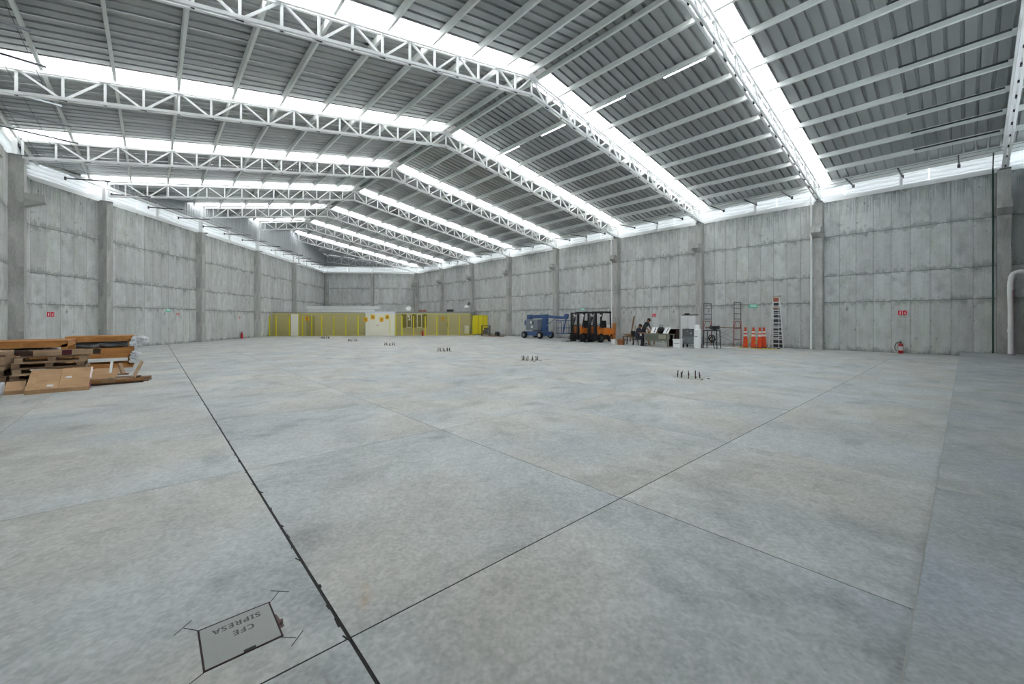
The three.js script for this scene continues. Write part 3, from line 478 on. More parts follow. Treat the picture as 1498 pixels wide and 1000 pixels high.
  { const t = thing('equipment_case', 'black equipment case on the low roof', 'case', top(17.6, -0.9), turn); part('body', rb(0.68, 0.2, 0.4, 0.03, 0, 0.1, 0), black, t); part('lid', rb(0.7, 0.06, 0.42, 0.02, 0, 0.215, 0), black, t); part('handle', tube([[-0.1, 0.24, 0], [-0.08, 0.3, 0], [0.08, 0.3, 0], [0.1, 0.24, 0]], 0.012), steelDark, t); }
  { const t = thing('flood_lamp', 'white lamp housing on wall column above black case', 'lamp', [26.38, 2.85, -36.9], faceR); part('bracket', bx(0.06, 0.3, 0.3, 0, 0.55, -0.05), steelGrey, t); part('arm', bar([0, 0.62, 0.0], [0, 0.4, 0.25], 0.04), steelGrey, t); part('shade', lathe([[0.02, 0.42], [0.12, 0.36], [0.25, 0.2], [0.27, 0.12], [0.25, 0.12], [0.1, 0.33], [0, 0.38]], 0, 0, 0.3), whitePaint, t); }
  // drum, stool, planks, extinguisher by the fence
  { const [x, , z] = at(19.3, -0.35), t = thing('white_drum', 'white plastic drum on low yellow pallet behind the mesh', 'drum', [x, 0.14, z], turn); part('body', lathe([[0, 0], [0.22, 0], [0.235, 0.03], [0.235, 0.75], [0.2, 0.82], [0.07, 0.84], [0.07, 0.88], [0, 0.88]], 0, 0, 0), whitePaint, t); part('cap', cy(0.075, 0.07, 0.04, 0, 0.9, 0), M(0x9fb0b8, 0.5), t); part('hoop', [tor(0.236, 0.008, 0, 0.28, 0, Math.PI / 2), tor(0.236, 0.008, 0, 0.54, 0, Math.PI / 2)], whitePaint, t);
    const p = thing('yellow_pallet', 'low yellow pallet under the white drum', 'pallet', [x, 0, z], turn); for (const q of [-0.26, 0, 0.26]) part('runner', bx(0.09, 0.1, 0.6, q, 0.05, 0), yellow, p); for (const q of [-0.24, -0.08, 0.08, 0.24]) part('deck_board', bx(0.62, 0.03, 0.12, 0, 0.122, q), yellow, p); }
  { const t = thing('machine_stand', 'dark machine stand with stacked parts before yellow sheet', 'stand', [24.9, 0, -31.9], -0.6); part('top', bx(0.95, 0.06, 0.7, 0, 1.0, 0), steelDark, t); for (const a of [-1, 1]) for (const b of [-1, 1]) part('leg', bx(0.06, 0.97, 0.06, a * 0.4, 0.485, b * 0.28), steelDark, t); part('shelf', bx(0.8, 0.04, 0.55, 0, 0.25, 0), steelDark, t); part('stacked_parts', [rb(0.5, 0.3, 0.4, 0.03, -0.05, 0.43, 0), rb(0.45, 0.2, 0.35, 0.03, 0.05, 0.7, 0)], M(0x6c6668, 0.7), t); }
  [['long reddish plank lying flat along the wall by the fence end', 24.5, 30.4, 2.6, 0.35, M(0x8d5a45, 0.85), 0.0], ['weathered plank lying on another by the fence end', 24.7, 30.0, 1.9, 0.25, oldWood, 0.05]].forEach(([l, T, L, len, w, m, y], i) => single('loose_plank', l, 'plank', bx(w, 0.05, len, 0, y + 0.025, 0), m, [T, 0, -L], 0.15 + i * 0.1, 'planks by the fence end'));
  single('steel_offcut', 'dark steel block on the planks by the fence end', 'offcut', [bx(0.35, 0.32, 0.3, 0, 0.16, 0), bx(0.28, 0.06, 0.24, 0, 0.35, 0)], steelDark, [24.55, 0.1, -29.7], 0.3);
  const e = at(14.9, 0.35); extinguisher('red fire extinguisher before the fence at the windows', [e[0], 0, -e[2]], turn, false);
}

// ---------------------------------------------------------------- wheels
function wheel(parent, x, y, z, r, w, rim, name = 'wheel') {
  const t = part(name, lathe([[r * 0.55, -w / 2], [r * 0.9, -w / 2], [r, -w * 0.35], [r, w * 0.35], [r * 0.9, w / 2], [r * 0.55, w / 2]], 0, 0, 0, 24).rotateZ(Math.PI / 2).translate(x, y, z), rubber, parent);
  part('rim', [cy(r * 0.56, r * 0.56, w * 0.8, x, y, z, 0, 0, Math.PI / 2, 20), cy(r * 0.2, r * 0.2, w * 1.02, x, y, z, 0, 0, Math.PI / 2, 12)], rim, t); return t;
}
// ---------------------------------------------------------------- forklifts: front along +z
function forklift(label, pos, turn) {
  const t = thing('forklift', label, 'forklift', pos, turn, 'orange forklifts');
  const side = (pts, w, r = 0.02) => { const g = new THREE.ExtrudeGeometry(new THREE.Shape(pts.map((p) => new THREE.Vector2(...p))), { depth: w - 2 * r, bevelEnabled: true, bevelSize: r, bevelThickness: r, bevelSegments: 2 }); g.translate(0, 0, -w / 2 + r); g.rotateY(-Math.PI / 2); return g; };
  part('counterweight', side([[-0.55, 0.18], [-1.02, 0.2], [-1.12, 0.4], [-1.12, 0.78], [-1.0, 0.92], [-0.55, 0.92]], 1.0, 0.04), orange, t);
  part('hood', side([[-0.55, 0.5], [-0.55, 0.98], [0.05, 0.98], [0.12, 0.5]], 0.86, 0.03), orange, t);
  part('trim_band', bx(1.03, 0.05, 0.5, 0, 0.56, -0.86), black, t);
  part('chassis', [rb(0.9, 0.3, 1.5, 0.03, 0, 0.38, 0.05), bx(0.8, 0.06, 0.5, 0, 0.52, 0.38)], black, t);
  part('front_cowl', side([[0.45, 0.4], [0.45, 1.05], [0.55, 1.12], [0.68, 1.0], [0.68, 0.4]], 0.9, 0.02), orange, t);
  for (const s of [-1, 1]) {
    part('guard_post', bar([s * 0.44, 0.95, 0.6], [s * 0.42, 2.08, 0.25], 0.07), black, t); part('guard_post', bar([s * 0.44, 0.9, -0.75], [s * 0.42, 2.08, -0.7], 0.07), black, t); part('guard_side', bar([s * 0.42, 2.1, 0.32], [s * 0.42, 2.1, -0.78], 0.07), black, t);
    wheel(t, s * 0.45, 0.32, 0.5, 0.32, 0.24, steelDark); wheel(t, s * 0.42, 0.26, -0.72, 0.26, 0.2, steelDark);
    part('mast_outer_rail', bx(0.07, 2.0, 0.13, s * 0.33, 1.12, 0.88), black, t); part('mast_inner_rail', bx(0.055, 1.95, 0.1, s * 0.25, 1.14, 0.9), steelDark, t); part('lift_cylinder', rod([s * 0.17, 0.2, 0.84], [s * 0.17, 1.9, 0.84], 0.035, 10), black, t); part('chain', bx(0.03, 1.7, 0.01, s * 0.1, 1.15, 0.93), steelDark, t);
    part('fork', [bx(0.11, 0.55, 0.045, s * 0.22, 0.36, 1.06), bx(0.11, 0.04, 1.0, s * 0.22, 0.075, 1.55)], black, t);
    part('tilt_cylinder', rod([s * 0.33, 0.55, 0.6], [s * 0.33, 0.75, 0.84], 0.035), steelGrey, t); part('head_lamp', cy(0.07, 0.06, 0.06, s * 0.36, 1.9, 0.38, Math.PI / 2), M(0xd8d8d0, 0.3), t);
  }
  part('guard_roof', rb(0.92, 0.07, 1.1, 0.02, 0, 2.17, -0.24), black, t); for (let i = 0; i < 6; i++) part('guard_bar', bx(0.82, 0.035, 0.03, 0, 2.11, 0.25 - i * 0.19), black, t);
  for (const y of [0.25, 1.2, 2.08]) part('mast_crossbar', bx(0.66, 0.09, 0.06, 0, y, 0.84), black, t);
  part('carriage', [bx(0.95, 0.07, 0.05, 0, 0.22, 1.02), bx(0.95, 0.07, 0.05, 0, 0.6, 1.02)], black, t); for (let i = 0; i < 6; i++) part('load_backrest_bar', bx(0.025, 0.55, 0.02, -0.4 + i * 0.16, 0.9, 1.02), black, t); part('load_backrest_top', bx(0.86, 0.03, 0.025, 0, 1.18, 1.02), black, t);
  part('seat', [rb(0.46, 0.12, 0.45, 0.05, 0, 1.05, -0.25), rb(0.46, 0.5, 0.12, 0.05, 0, 1.3, -0.48, 0.12)], rubber, t); const st = part('steering_column', rod([0, 0.7, 0.45], [0, 1.22, 0.22], 0.03), black, t); part('steering_wheel', tor(0.16, 0.016, 0, 1.24, 0.21, Math.PI / 2 - 0.45), black, st);
  part('gas_tank', place(new THREE.CapsuleGeometry(0.15, 0.4, 6, 16), 0, 1.1, -0.86, 0, 0, Math.PI / 2), whitePaint, t);
  return t;
}
const fk = forklift('orange and black forklift parked beside the white rain pipe', [24.15, 0, -17.6], faceR);
copyOf(fk, [23.95, 0, -19.0], faceR, 'orange and black forklift parked between another forklift and the blue lift');

// ---------------------------------------------------------------- blue boom lift, boom along +z
{
  const t = thing('boom_lift', 'blue self-propelled boom lift with folded boom by the concrete wall', 'boom lift', [25.05, 0, -24.8], 0);
  const cream = M(0xc9c6b4, 0.6);
  for (const sx of [-1, 1]) for (const sz of [-1, 1]) wheel(t, sx * 0.68, 0.3, sz * 0.95, 0.3, 0.22, sz > 0 ? cream : steelGrey);
  part('chassis', [rb(1.1, 0.36, 2.5, 0.06, 0, 0.42, 0), rb(1.3, 0.2, 0.5, 0.05, 0, 0.36, 0.95), rb(1.3, 0.2, 0.5, 0.05, 0, 0.36, -0.95)], blue, t);
  part('turntable', cy(0.5, 0.46, 0.12, 0, 0.66, 0.05, 0, 0, 0, 28), steelDark, t);
  const c = part('engine_cover', rb(0.5, 0.95, 1.45, 0.06, -0.4, 1.18, -0.1), M(0x767c84, 0.5), t, 'grey engine cover'); part('decal', [bx(0.012, 0.2, 0.22, -0.655, 1.38, -0.15), bx(0.012, 0.18, 0.24, -0.655, 1.0, -0.02, 0, 0, 0)], M(0xdadad8, 0.5), c, 'white decals'); part('vent', bx(0.012, 0.25, 0.14, -0.655, 1.35, 0.1), black, c);
  part('engine_cover', rb(0.45, 0.95, 1.45, 0.06, 0.42, 1.18, -0.1), M(0x767c84, 0.5), t);
  part('tower', [bx(0.3, 1.2, 0.45, 0, 1.2, 0.95), bx(0.36, 0.3, 0.6, 0, 0.8, 0.75)], blue, t);
  part('lower_boom', [bx(0.26, 0.3, 2.3, -0.1, 1.88, 0.15, -0.03), bx(0.34, 0.4, 0.4, -0.1, 1.85, -0.85)], blue, t); part('counterweight', rb(0.9, 0.4, 0.4, 0.05, 0, 1.35, -1.0), blue, t);
  part('upper_boom', bx(0.2, 0.22, 2.3, -0.05, 1.82, 2.2, 0.06), blue, t); part('boom_tip', [bx(0.24, 0.32, 0.3, -0.05, 1.85, 3.3), cy(0.14, 0.14, 0.3, -0.05, 1.95, 3.35, 0, 0, Math.PI / 2)], blue, t); part('lift_ram', rod([-0.05, 1.1, 1.15], [-0.05, 1.72, 2.1], 0.05), steelGrey, t);
  const p = part('platform_floor', bx(1.3, 0.06, 0.76, 0, 0.5, 3.15), M(0x5b7093, 0.6), t);
  const rails = []; for (const y of [0.95, 1.55]) rails.push(rod([-0.65, y, 2.77], [0.65, y, 2.77], 0.022), rod([-0.65, y, 3.53], [0.65, y, 3.53], 0.022), rod([-0.65, y, 2.77], [-0.65, y, 3.53], 0.022), rod([0.65, y, 2.77], [0.65, y, 3.53], 0.022)); for (const x of [-0.65, 0, 0.65]) for (const z of [2.77, 3.53]) rails.push(rod([x, 0.5, z], [x, 1.57, z], 0.022));
  part('guard_rail', rails, blue, p); part('control_box', rb(0.35, 0.25, 0.2, 0.03, -0.3, 1.45, 2.85), M(0x9fa5ab, 0.5), p); part('basket_bracket', bar([-0.05, 1.75, 3.3], [-0.05, 0.55, 3.0], 0.08), blue, t);
}

// ---------------------------------------------------------------- people
function bodyMesh(name, label, segs, pos, turn) {
  const pieces = [];
  const run = (list, lo, hi, cell, k) => {
    const c = [0, 1, 2].map((i) => (lo[i] + hi[i]) / 2), half = Math.max(hi[0] - lo[0], hi[1] - lo[1], hi[2] - lo[2]) / 2 + cell * 3, n = Math.ceil(half * 2 / cell), mc = new MarchingCubes(n, steelGrey, false, false, 90000);
    const dist = (s, x, y, z) => { const [a, b, ra, rb_, , sq] = s, ba = [b[0] - a[0], b[1] - a[1], b[2] - a[2]], pa = [x - a[0], y - a[1], z - a[2]], l2 = ba[0] ** 2 + ba[1] ** 2 + ba[2] ** 2, t = l2 ? Math.max(0, Math.min(1, (pa[0] * ba[0] + pa[1] * ba[1] + pa[2] * ba[2]) / l2)) : 0, q = sq ?? 1; return Math.hypot(pa[0] - ba[0] * t, pa[1] - ba[1] * t, (pa[2] - ba[2] * t) * q) / (q > 1 ? q * 0.8 + 0.2 : 1) - (ra + (rb_ - ra) * t); };
    for (let iz = 0; iz < n; iz++) for (let iy = 0; iy < n; iy++) for (let ix = 0; ix < n; ix++) {
      const x = c[0] + (ix - n / 2) / (n / 2) * half, y = c[1] + (iy - n / 2) / (n / 2) * half, z = c[2] + (iz - n / 2) / (n / 2) * half; let d = 9;
      for (const s of list) { const e = dist(s, x, y, z), h = Math.max(k - Math.abs(d - e), 0) / k; d = Math.min(d, e) - h * h * k / 4; }
      mc.field[iz * n * n + iy * n + ix] = -d;
    }
    mc.isolation = 0; mc.update(); const m = mc.count, P = new Float32Array(m * 3), C = new Float32Array(m * 3);
    for (let i = 0; i < m; i++) {
      const q = [0, 1, 2].map((j) => c[j] + mc.positionArray[i * 3 + j] * half); P.set(q, i * 3); let best = 9, col = null;
      for (const s of list) { const e = dist(s, ...q); if (e < best) { best = e; col = s[4]; } } C.set([col.r, col.g, col.b], i * 3);
    }
    const g = new THREE.BufferGeometry(); g.setAttribute('position', new THREE.BufferAttribute(P, 3)); g.setAttribute('normal', new THREE.BufferAttribute(mc.normalArray.slice(0, m * 3), 3)); g.setAttribute('color', new THREE.BufferAttribute(C, 3)); pieces.push(g);
  };
  for (const grp of segs) { const lo = [9, 9, 9], hi = [-9, -9, -9]; for (const s of grp.list) for (const e of [0, 1]) for (let i = 0; i < 3; i++) { const r = s[2 + e]; lo[i] = Math.min(lo[i], s[e][i] - r); hi[i] = Math.max(hi[i], s[e][i] + r); } run(grp.list, lo, hi, grp.cell, grp.k); }
  const g = mergeGeometries(pieces), m = new THREE.Mesh(g, new THREE.MeshStandardMaterial({ vertexColors: true, roughness: 0.8 })); m.name = numbered(name); m.position.set(...pos); m.rotation.y = turn; m.castShadow = m.receiveShadow = true; m.userData = { label, category: 'person' }; scene.add(m); return m;
}
const col = (h) => new THREE.Color(h), cSkin = col(0x8f5e45), cHair = col(0x15110f), cNavy = col(0x262d3a), cJean = col(0x1c212c), cShoe = col(0x17171a), cGrey = col(0x2b3335);
function headSegs(x, y, z, tilt) {   // looks along +z, tilted down by tilt
  const r = (a, b, c) => { const s = Math.sin(tilt), q = Math.cos(tilt); return [x + a, y + b * q - c * s, z + b * s + c * q]; };
  return [[r(0, 0.03, -0.01), r(0, -0.02, 0.01), 0.092, 0.085, cSkin], [r(0, -0.07, 0.045), r(0, -0.085, 0.06), 0.05, 0.04, cSkin], [r(0, 0, 0.085), r(0, -0.025, 0.108), 0.014, 0.018, cSkin], [r(0.085, -0.01, 0.0), r(0.088, -0.04, 0), 0.018, 0.014, cSkin], [r(-0.085, -0.01, 0), r(-0.088, -0.04, 0), 0.018, 0.014, cSkin],
    [r(0, 0.05, -0.03), r(0, 0.045, 0.03), 0.094, 0.08, cHair], [r(0, 0.0, -0.055), r(0, -0.05, -0.06), 0.07, 0.05, cHair], [r(0.034, 0.012, 0.081), r(0.036, 0.012, 0.083), 0.011, 0.011, cHair], [r(-0.034, 0.012, 0.081), r(-0.036, 0.012, 0.083), 0.011, 0.011, cHair], [r(-0.02, -0.062, 0.094), r(0.02, -0.062, 0.094), 0.009, 0.009, col(0x6f3f34)]];
}
function handSegs(w, f) {   // wrist w, fingers toward f, palm down
  const d = V(...f).sub(V(...w)).normalize(), s = d.clone().cross(V(0, 1, 0)).normalize(), p = (a, b, c) => { const q = V(...w).addScaledVector(d, a).addScaledVector(s, b); q.y += c; return q.toArray(); }, out = [[p(0, -0.015, 0), p(0.08, -0.022, 0), 0.022, 0.017, cSkin], [p(0, 0.015, 0), p(0.08, 0.022, 0), 0.022, 0.017, cSkin]];
  [-0.032, -0.011, 0.011, 0.032].forEach((b, i) => { const L = [0.06, 0.075, 0.08, 0.068][i]; out.push([p(0.08, b, 0), p(0.08 + L * 0.55, b * 1.1, -0.004), 0.0095, 0.0085, cSkin], [p(0.08 + L * 0.55, b * 1.1, -0.004), p(0.08 + L, b * 1.1, -0.028), 0.0085, 0.0075, cSkin]); });
  const side = w[0] > 0 ? -1 : 1; out.push([p(0.02, side * -0.03, 0), p(0.06, side * -0.06, -0.006), 0.012, 0.0095, cSkin], [p(0.06, side * -0.06, -0.006), p(0.09, side * -0.062, -0.018), 0.0095, 0.008, cSkin]); return out;
}
// seated worker
{
  const b = []; const sh = 0.98;
  b.push([[0, 0.56, -0.02], [0, 0.8, 0.02], 0.145, 0.135, cNavy], [[0, 0.8, 0.02], [0, 0.98, 0.09], 0.14, 0.15, cNavy], [[-0.15, sh, 0.09], [0.15, sh, 0.09], 0.085, 0.085, cNavy], [[0, 1.02, 0.1], [0, 1.12, 0.15], 0.055, 0.05, cSkin]);
  for (const s of [-1, 1]) {
    b.push([[s * 0.19, 0.97, 0.09], [s * 0.24, 0.79, 0.18], 0.06, 0.048, cNavy], [[s * 0.24, 0.79, 0.18], [s * 0.14, 0.8, 0.42], 0.043, 0.03, cSkin], [[s * 0.1, 0.53, 0], [s * 0.13, 0.53, 0.4], 0.095, 0.07, cJean], [[s * 0.13, 0.53, 0.4], [s * 0.13, 0.1, 0.34], 0.066, 0.045, cJean], [[s * 0.13, 0.05, 0.31], [s * 0.14, 0.045, 0.5], 0.045, 0.04, cShoe]);
  }
  bodyMesh('person', 'person in dark navy shirt sitting on a chair at the green desk', [{ list: b, cell: 0.014, k: 0.04 }, { list: headSegs(0, 1.2, 0.19, 0.4), cell: 0.006, k: 0.02 }, { list: handSegs([0.14, 0.805, 0.42], [0.1, 0.8, 0.6]), cell: 0.005, k: 0.008 }, { list: handSegs([-0.14, 0.805, 0.42], [-0.1, 0.8, 0.6]), cell: 0.005, k: 0.008 }], [22.5, 0, -13.55], 0);
}
// standing worker bending over the table
{
  const b = [];
  b.push([[0, 0.93, -0.06], [0, 1.15, 0.04], 0.14, 0.13, cGrey], [[0, 1.15, 0.04], [0, 1.33, 0.16], 0.135, 0.15, cGrey], [[-0.15, 1.36, 0.18], [0.15, 1.36, 0.18], 0.085, 0.085, cGrey], [[0, 1.4, 0.2], [0, 1.48, 0.27], 0.056, 0.05, cSkin]);
  for (const s of [-1, 1]) b.push([[s * 0.19, 1.35, 0.18], [s * 0.25, 1.12, 0.24], 0.062, 0.048, s < 0 ? cGrey : cGrey], [[s * 0.25, 1.12, 0.24], [s * 0.17, 0.93, 0.42], 0.044, 0.03, cSkin], [[s * 0.1, 0.92, -0.07], [s * 0.11, 0.5, -0.04], 0.095, 0.068, cJean], [[s * 0.11, 0.5, -0.04], [s * 0.12, 0.1, -0.1], 0.064, 0.045, cJean], [[s * 0.12, 0.05, -0.12], [s * 0.13, 0.045, 0.08], 0.046, 0.04, cShoe]);
  bodyMesh('person', 'person in dark grey shirt bending over the wooden table', [{ list: b, cell: 0.015, k: 0.04 }, { list: headSegs(0, 1.56, 0.31, 0.7), cell: 0.006, k: 0.02 }, { list: handSegs([0.17, 0.935, 0.42], [0.15, 0.93, 0.6]), cell: 0.005, k: 0.008 }, { list: handSegs([-0.17, 0.935, 0.42], [-0.15, 0.93, 0.6]), cell: 0.005, k: 0.008 }], [24.0, 0, -13.95], 0);
}

// ---------------------------------------------------------------- work corner
{
  const g = M(0x6d7263, 0.5, 0.1), d = thing('steel_desk', 'grey-green steel desk with a pale drawer before the workers', 'desk', [22.55, 0, -12.15], faceR);   // local x along -hall, front +z to the hall
  part('top', rb(1.6, 0.045, 0.75, 0.012, 0, 0.755, 0), g, d); part('modesty_panel', bx(1.5, 0.35, 0.02, 0, 0.55, 0.3), g, d);
  for (const [x, z] of [[-0.74, 0.32], [0.74, 0.32], [-0.74, -0.32], [0.74, -0.32]]) part('leg', bx(0.05, 0.733, 0.05, x, 0.366, z), M(0x8e9084, 0.5), d);
  const dr = part('drawer', bx(0.45, 0.24, 0.5, 0.4, 0.6, 0.08 + 0.06), M(0x9b9a86, 0.6), d, 'pale drawer box'); part('handle', bx(0.14, 0.02, 0.02, 0.4, 0.62, 0.4), steelGrey, dr);
  const ch = thing('office_chair', 'dark padded chair under the seated worker', 'chair', [22.5, 0, -13.6], 0); part('seat', rb(0.44, 0.07, 0.42, 0.02, 0, 0.4, 0.03), black, ch); part('backrest', rb(0.42, 0.36, 0.05, 0.02, 0, 0.72, -0.24, -0.12), black, ch); for (const a of [-1, 1]) for (const b of [-1, 1]) part('leg', rod([a * 0.18, 0.37, b * 0.16 + 0.02], [a * 0.21, 0, b * 0.2 + 0.02], 0.014), steelDark, ch); for (const a of [-1, 1]) part('back_stay', rod([a * 0.17, 0.38, -0.17], [a * 0.17, 0.72, -0.25], 0.012), steelDark, ch);
  const board = (label, x, dz, m, ry) => { const t = thing('drawing_board', label, 'board', [22.5 + dz, 0.78, -x], faceR + ry, 'white boards on the desk'); part('panel', bx(0.34, 0.46, 0.02, 0, 0.2, 0.02, -0.75), whitePaint, t); part('prop', bx(0.03, 0.3, 0.02, 0, 0.15, -0.2, -0.1), pine, t); const p = part('printed_strip', bx(0.05, 0.4, 0.004, 0.05, 0.21, 0.035, -0.75), M(m, 0.7), t); return t; };
  board('white sloped board with blue strips at left of the black bag', 12.42, 0.0, 0x4b5470, 0.1); board('white sloped board leaning right of the black bag', 11.62, 0.0, 0x6b6f7c, -0.1);
  const bag = thing('black_bag', 'round black bag between white boards on the desk', 'bag', [22.55, 0.78, -12.02], 0); part('body', sp(0.24, 0, 0.2, 0, 1, 0.85, 0.9), black, bag); part('strap', tor(0.12, 0.014, 0.0, 0.4, 0, 0, Math.PI / 2), black, bag); part('pocket', sp(0.14, -0.14, 0.16, 0.02, 0.8, 0.9, 1), rubber, bag);
  const wt = thing('wooden_table', 'brown wooden table behind the steel desk', 'table', [24.0, 0, -12.7], faceR); part('top', bx(1.7, 0.06, 0.8, 0, 0.86, 0), pine, wt); part('apron', bx(1.5, 0.12, 0.6, 0, 0.77, 0), oldWood, wt); for (const a of [-1, 1]) for (const b of [-1, 1]) part('leg', bx(0.08, 0.83, 0.08, a * 0.76, 0.415, b * 0.33), oldWood, wt);
  const jk = thing('dark_jacket', 'crumpled dark jacket heaped on the wooden table', 'jacket', [23.85, 0.945, -13.15], 0.4); part('heap', [sp(0.2, 0, 0.06, 0, 1.3, 0.55, 0.9), sp(0.15, 0.2, 0.05, 0.05, 1.2, 0.5, 1), sp(0.14, -0.2, 0.06, -0.03, 1.2, 0.6, 1)], black, jk); part('sleeve', tube([[-0.25, 0.05, 0.05], [-0.1, 0.13, 0.12], [0.1, 0.08, 0.18], [0.25, 0.04, 0.2]], 0.045, 8), rubber, jk);
  const cb = thing('brown_bookcase', 'low dark brown wooden case at the end of the desk', 'bookcase', [23.2, 0, -11.6], faceR); for (const a of [-1, 1]) part('side', bx(0.03, 1.05, 0.4, a * 0.26, 0.525, 0), darkWood, cb); for (const y of [0.05, 0.4, 0.72, 1.04]) part('shelf', bx(0.5, 0.03, 0.4, 0, y, 0), darkWood, cb); part('back', bx(0.5, 1.05, 0.02, 0, 0.525, -0.19), darkWood, cb);
  const gb = M(0x7d8285, 0.5, 0.2), be = thing('steel_bench', 'low grey steel bench on short black legs', 'bench', [23.2, 0, -10.45], faceR); part('body', rb(0.95, 0.4, 0.6, 0.02, 0, 0.42, 0), gb, be); for (const a of [-1, 1]) for (const b of [-1, 1]) part('leg', bx(0.06, 0.22, 0.06, a * 0.42, 0.11, b * 0.25), black, be); part('top_plate', bx(0.97, 0.02, 0.62, 0, 0.63, 0), M(0x8b8f90, 0.4, 0.4), be);
  const gx = thing('grey_box', 'dark grey metal box sitting on the steel bench', 'box', [23.2, 0.64, -10.64], faceR); part('body', rb(0.6, 0.44, 0.45, 0.015, 0, 0.22, 0), M(0x555a5c, 0.5, 0.2), gx); part('latch', bx(0.06, 0.07, 0.02, 0, 0.3, 0.23), steelGrey, gx); part('handle', bx(0.02, 0.12, 0.03, 0.22, 0.2, 0.235), whitePaint, gx);
  const wb = thing('white_crate', 'white plastic storage box with lid and dark stripe before the bench', 'box', [22.45, 0, -10.95], faceR); part('body', rb(0.4, 0.44, 0.36, 0.02, 0, 0.22, 0), whitePaint, wb); part('lid', rb(0.45, 0.06, 0.41, 0.02, 0, 0.47, 0), whitePaint, wb); part('stripe', bx(0.34, 0.025, 0.01, 0, 0.26, 0.181), black, wb, 'dark stripe');
  const fr = thing('white_cabinet_pair', 'tall white double-door cabinet behind the steel bench', 'cabinet', [25.2, 0, -11.5], faceR); part('body', rb(0.95, 1.85, 0.6, 0.02, 0, 0.945, -0.02), M(0xd8dad8, 0.5), fr); for (const a of [-1, 1]) { const q = part('door', rb(0.45, 1.75, 0.04, 0.015, a * 0.235, 0.97, 0.3), M(0xe2e4e4, 0.45), fr); part('handle', bx(0.02, 0.3, 0.03, a * 0.05, 0.95, 0.335), steelDark, q); } part('feet', [bx(0.9, 0.03, 0.5, 0, 0.012, 0)], black, fr);
  const st = thing('black_trays', 'black trays lying on top of tall white cabinet', 'trays', [25.2, 1.87, -11.5], faceR); part('tray', rb(0.42, 0.06, 0.4, 0.02, -0.22, 0.03, 0), black, st); part('tray', rb(0.4, 0.07, 0.36, 0.02, 0.24, 0.035, 0), steelDark, st); part('roll', cy(0.04, 0.04, 0.3, -0.2, 0.1, 0, 0, 0, Math.PI / 2), black, st);
  const gc = thing('gas_cylinder', 'tall white gas cylinder with collar standing on floor', 'gas cylinder', [22.5, 0, -9.85], faceR); part('body', lathe([[0, 0.0], [0.16, 0.0], [0.165, 0.04], [0.19, 0.1], [0.19, 1.02], [0.17, 1.09], [0.1, 1.13], [0, 1.14]], 0, 0, 0, 32), whitePaint, gc); part('collar', lathe([[0.11, 1.1], [0.125, 1.1], [0.125, 1.33], [0.11, 1.33], [0.11, 1.1]], 0, 0, 0, 28), whitePaint, gc); part('valve', cy(0.03, 0.025, 0.12, 0, 1.19, 0), M(0x9a7d3a, 0.4, 0.6), gc); part('weld_seam', tor(0.191, 0.006, 0, 0.56, 0, Math.PI / 2), whitePaint, gc); part('marking', place(new THREE.CylinderGeometry(0.192, 0.192, 0.04, 20, 1, true, -0.5, 0.9), 0, 0.68, 0), M(0x454a4e, 0.6), gc, 'dark printed mark');
  const tb = thing('black_stand', 'thin-legged black work stand with bench grinder', 'stand', [23.4, 0, -9.45], faceR); part('top', bx(0.75, 0.05, 0.5, 0, 1.0, 0), steelDark, tb); for (const a of [-1, 1]) for (const b of [-1, 1]) part('leg', bar([a * 0.34, 0.98, b * 0.22], [a * 0.37, 0, b * 0.24], 0.035), black, tb); part('brace', bar([-0.36, 0.35, 0.23], [0.36, 0.35, 0.23], 0.025), black, tb);
  const gr = thing('bench_grinder', 'black bench grinder on the thin-legged stand', 'grinder', [23.4, 1.025, -9.3], faceR); part('motor', place(new THREE.CapsuleGeometry(0.085, 0.16, 6, 14), 0, 0.15, 0, 0, 0, Math.PI / 2), black, gr); for (const a of [-1, 1]) part('wheel_guard', cy(0.11, 0.11, 0.06, a * 0.2, 0.15, 0, 0, 0, Math.PI / 2), steelDark, gr); part('foot', bx(0.2, 0.08, 0.14, 0, 0.04, 0), black, gr);
  const hb = thing('hanging_cable_coil', 'tangled black cable coil hanging from work stand', 'cable', [23.12, 0, -9.35], 0); part('coil', [tor(0.16, 0.025, 0, 0.6, 0, 0, Math.PI / 2, 0.2), tor(0.14, 0.025, 0.03, 0.52, 0.03, 0, Math.PI / 2 + 0.2, 0.1), tube([[0, 0.78, 0], [0.02, 0.5, 0.06], [0, 0.2, 0.1], [0.03, 0.02, 0.16]], 0.02)], rubber, hb); part('tie', tube([[0, 0.74, 0], [0.02, 0.9, 0.0], [0.05, 1.01, 0]], 0.012), rubber, hb);
  // left of the seated worker
  const bu = thing('white_bucket', 'white plastic bucket beside the cardboard carton', 'bucket', [22.15, 0, -15.1], 0); part('pail', lathe([[0, 0], [0.125, 0], [0.15, 0.33], [0.157, 0.33], [0.157, 0.35], [0.142, 0.35], [0.12, 0.02], [0, 0.02]], 0, 0, 0), whitePaint, bu); part('handle', tor(0.15, 0.006, 0, 0.3, 0, 0.5, 0, 0, Math.PI), steelGrey, bu);
  const ca = thing('carton', 'brown cardboard carton between bucket and scrap heap', 'carton', [22.45, 0, -14.7], faceR + 0.2); part('box', bx(0.36, 0.3, 0.3, 0, 0.15, 0), M(0x8a5a38, 0.85), ca); for (const a of [-1, 1]) part('flap', bx(0.36, 0.006, 0.14, 0, 0.33, a * 0.2, a * 0.5), M(0x9a6a45, 0.85), ca);
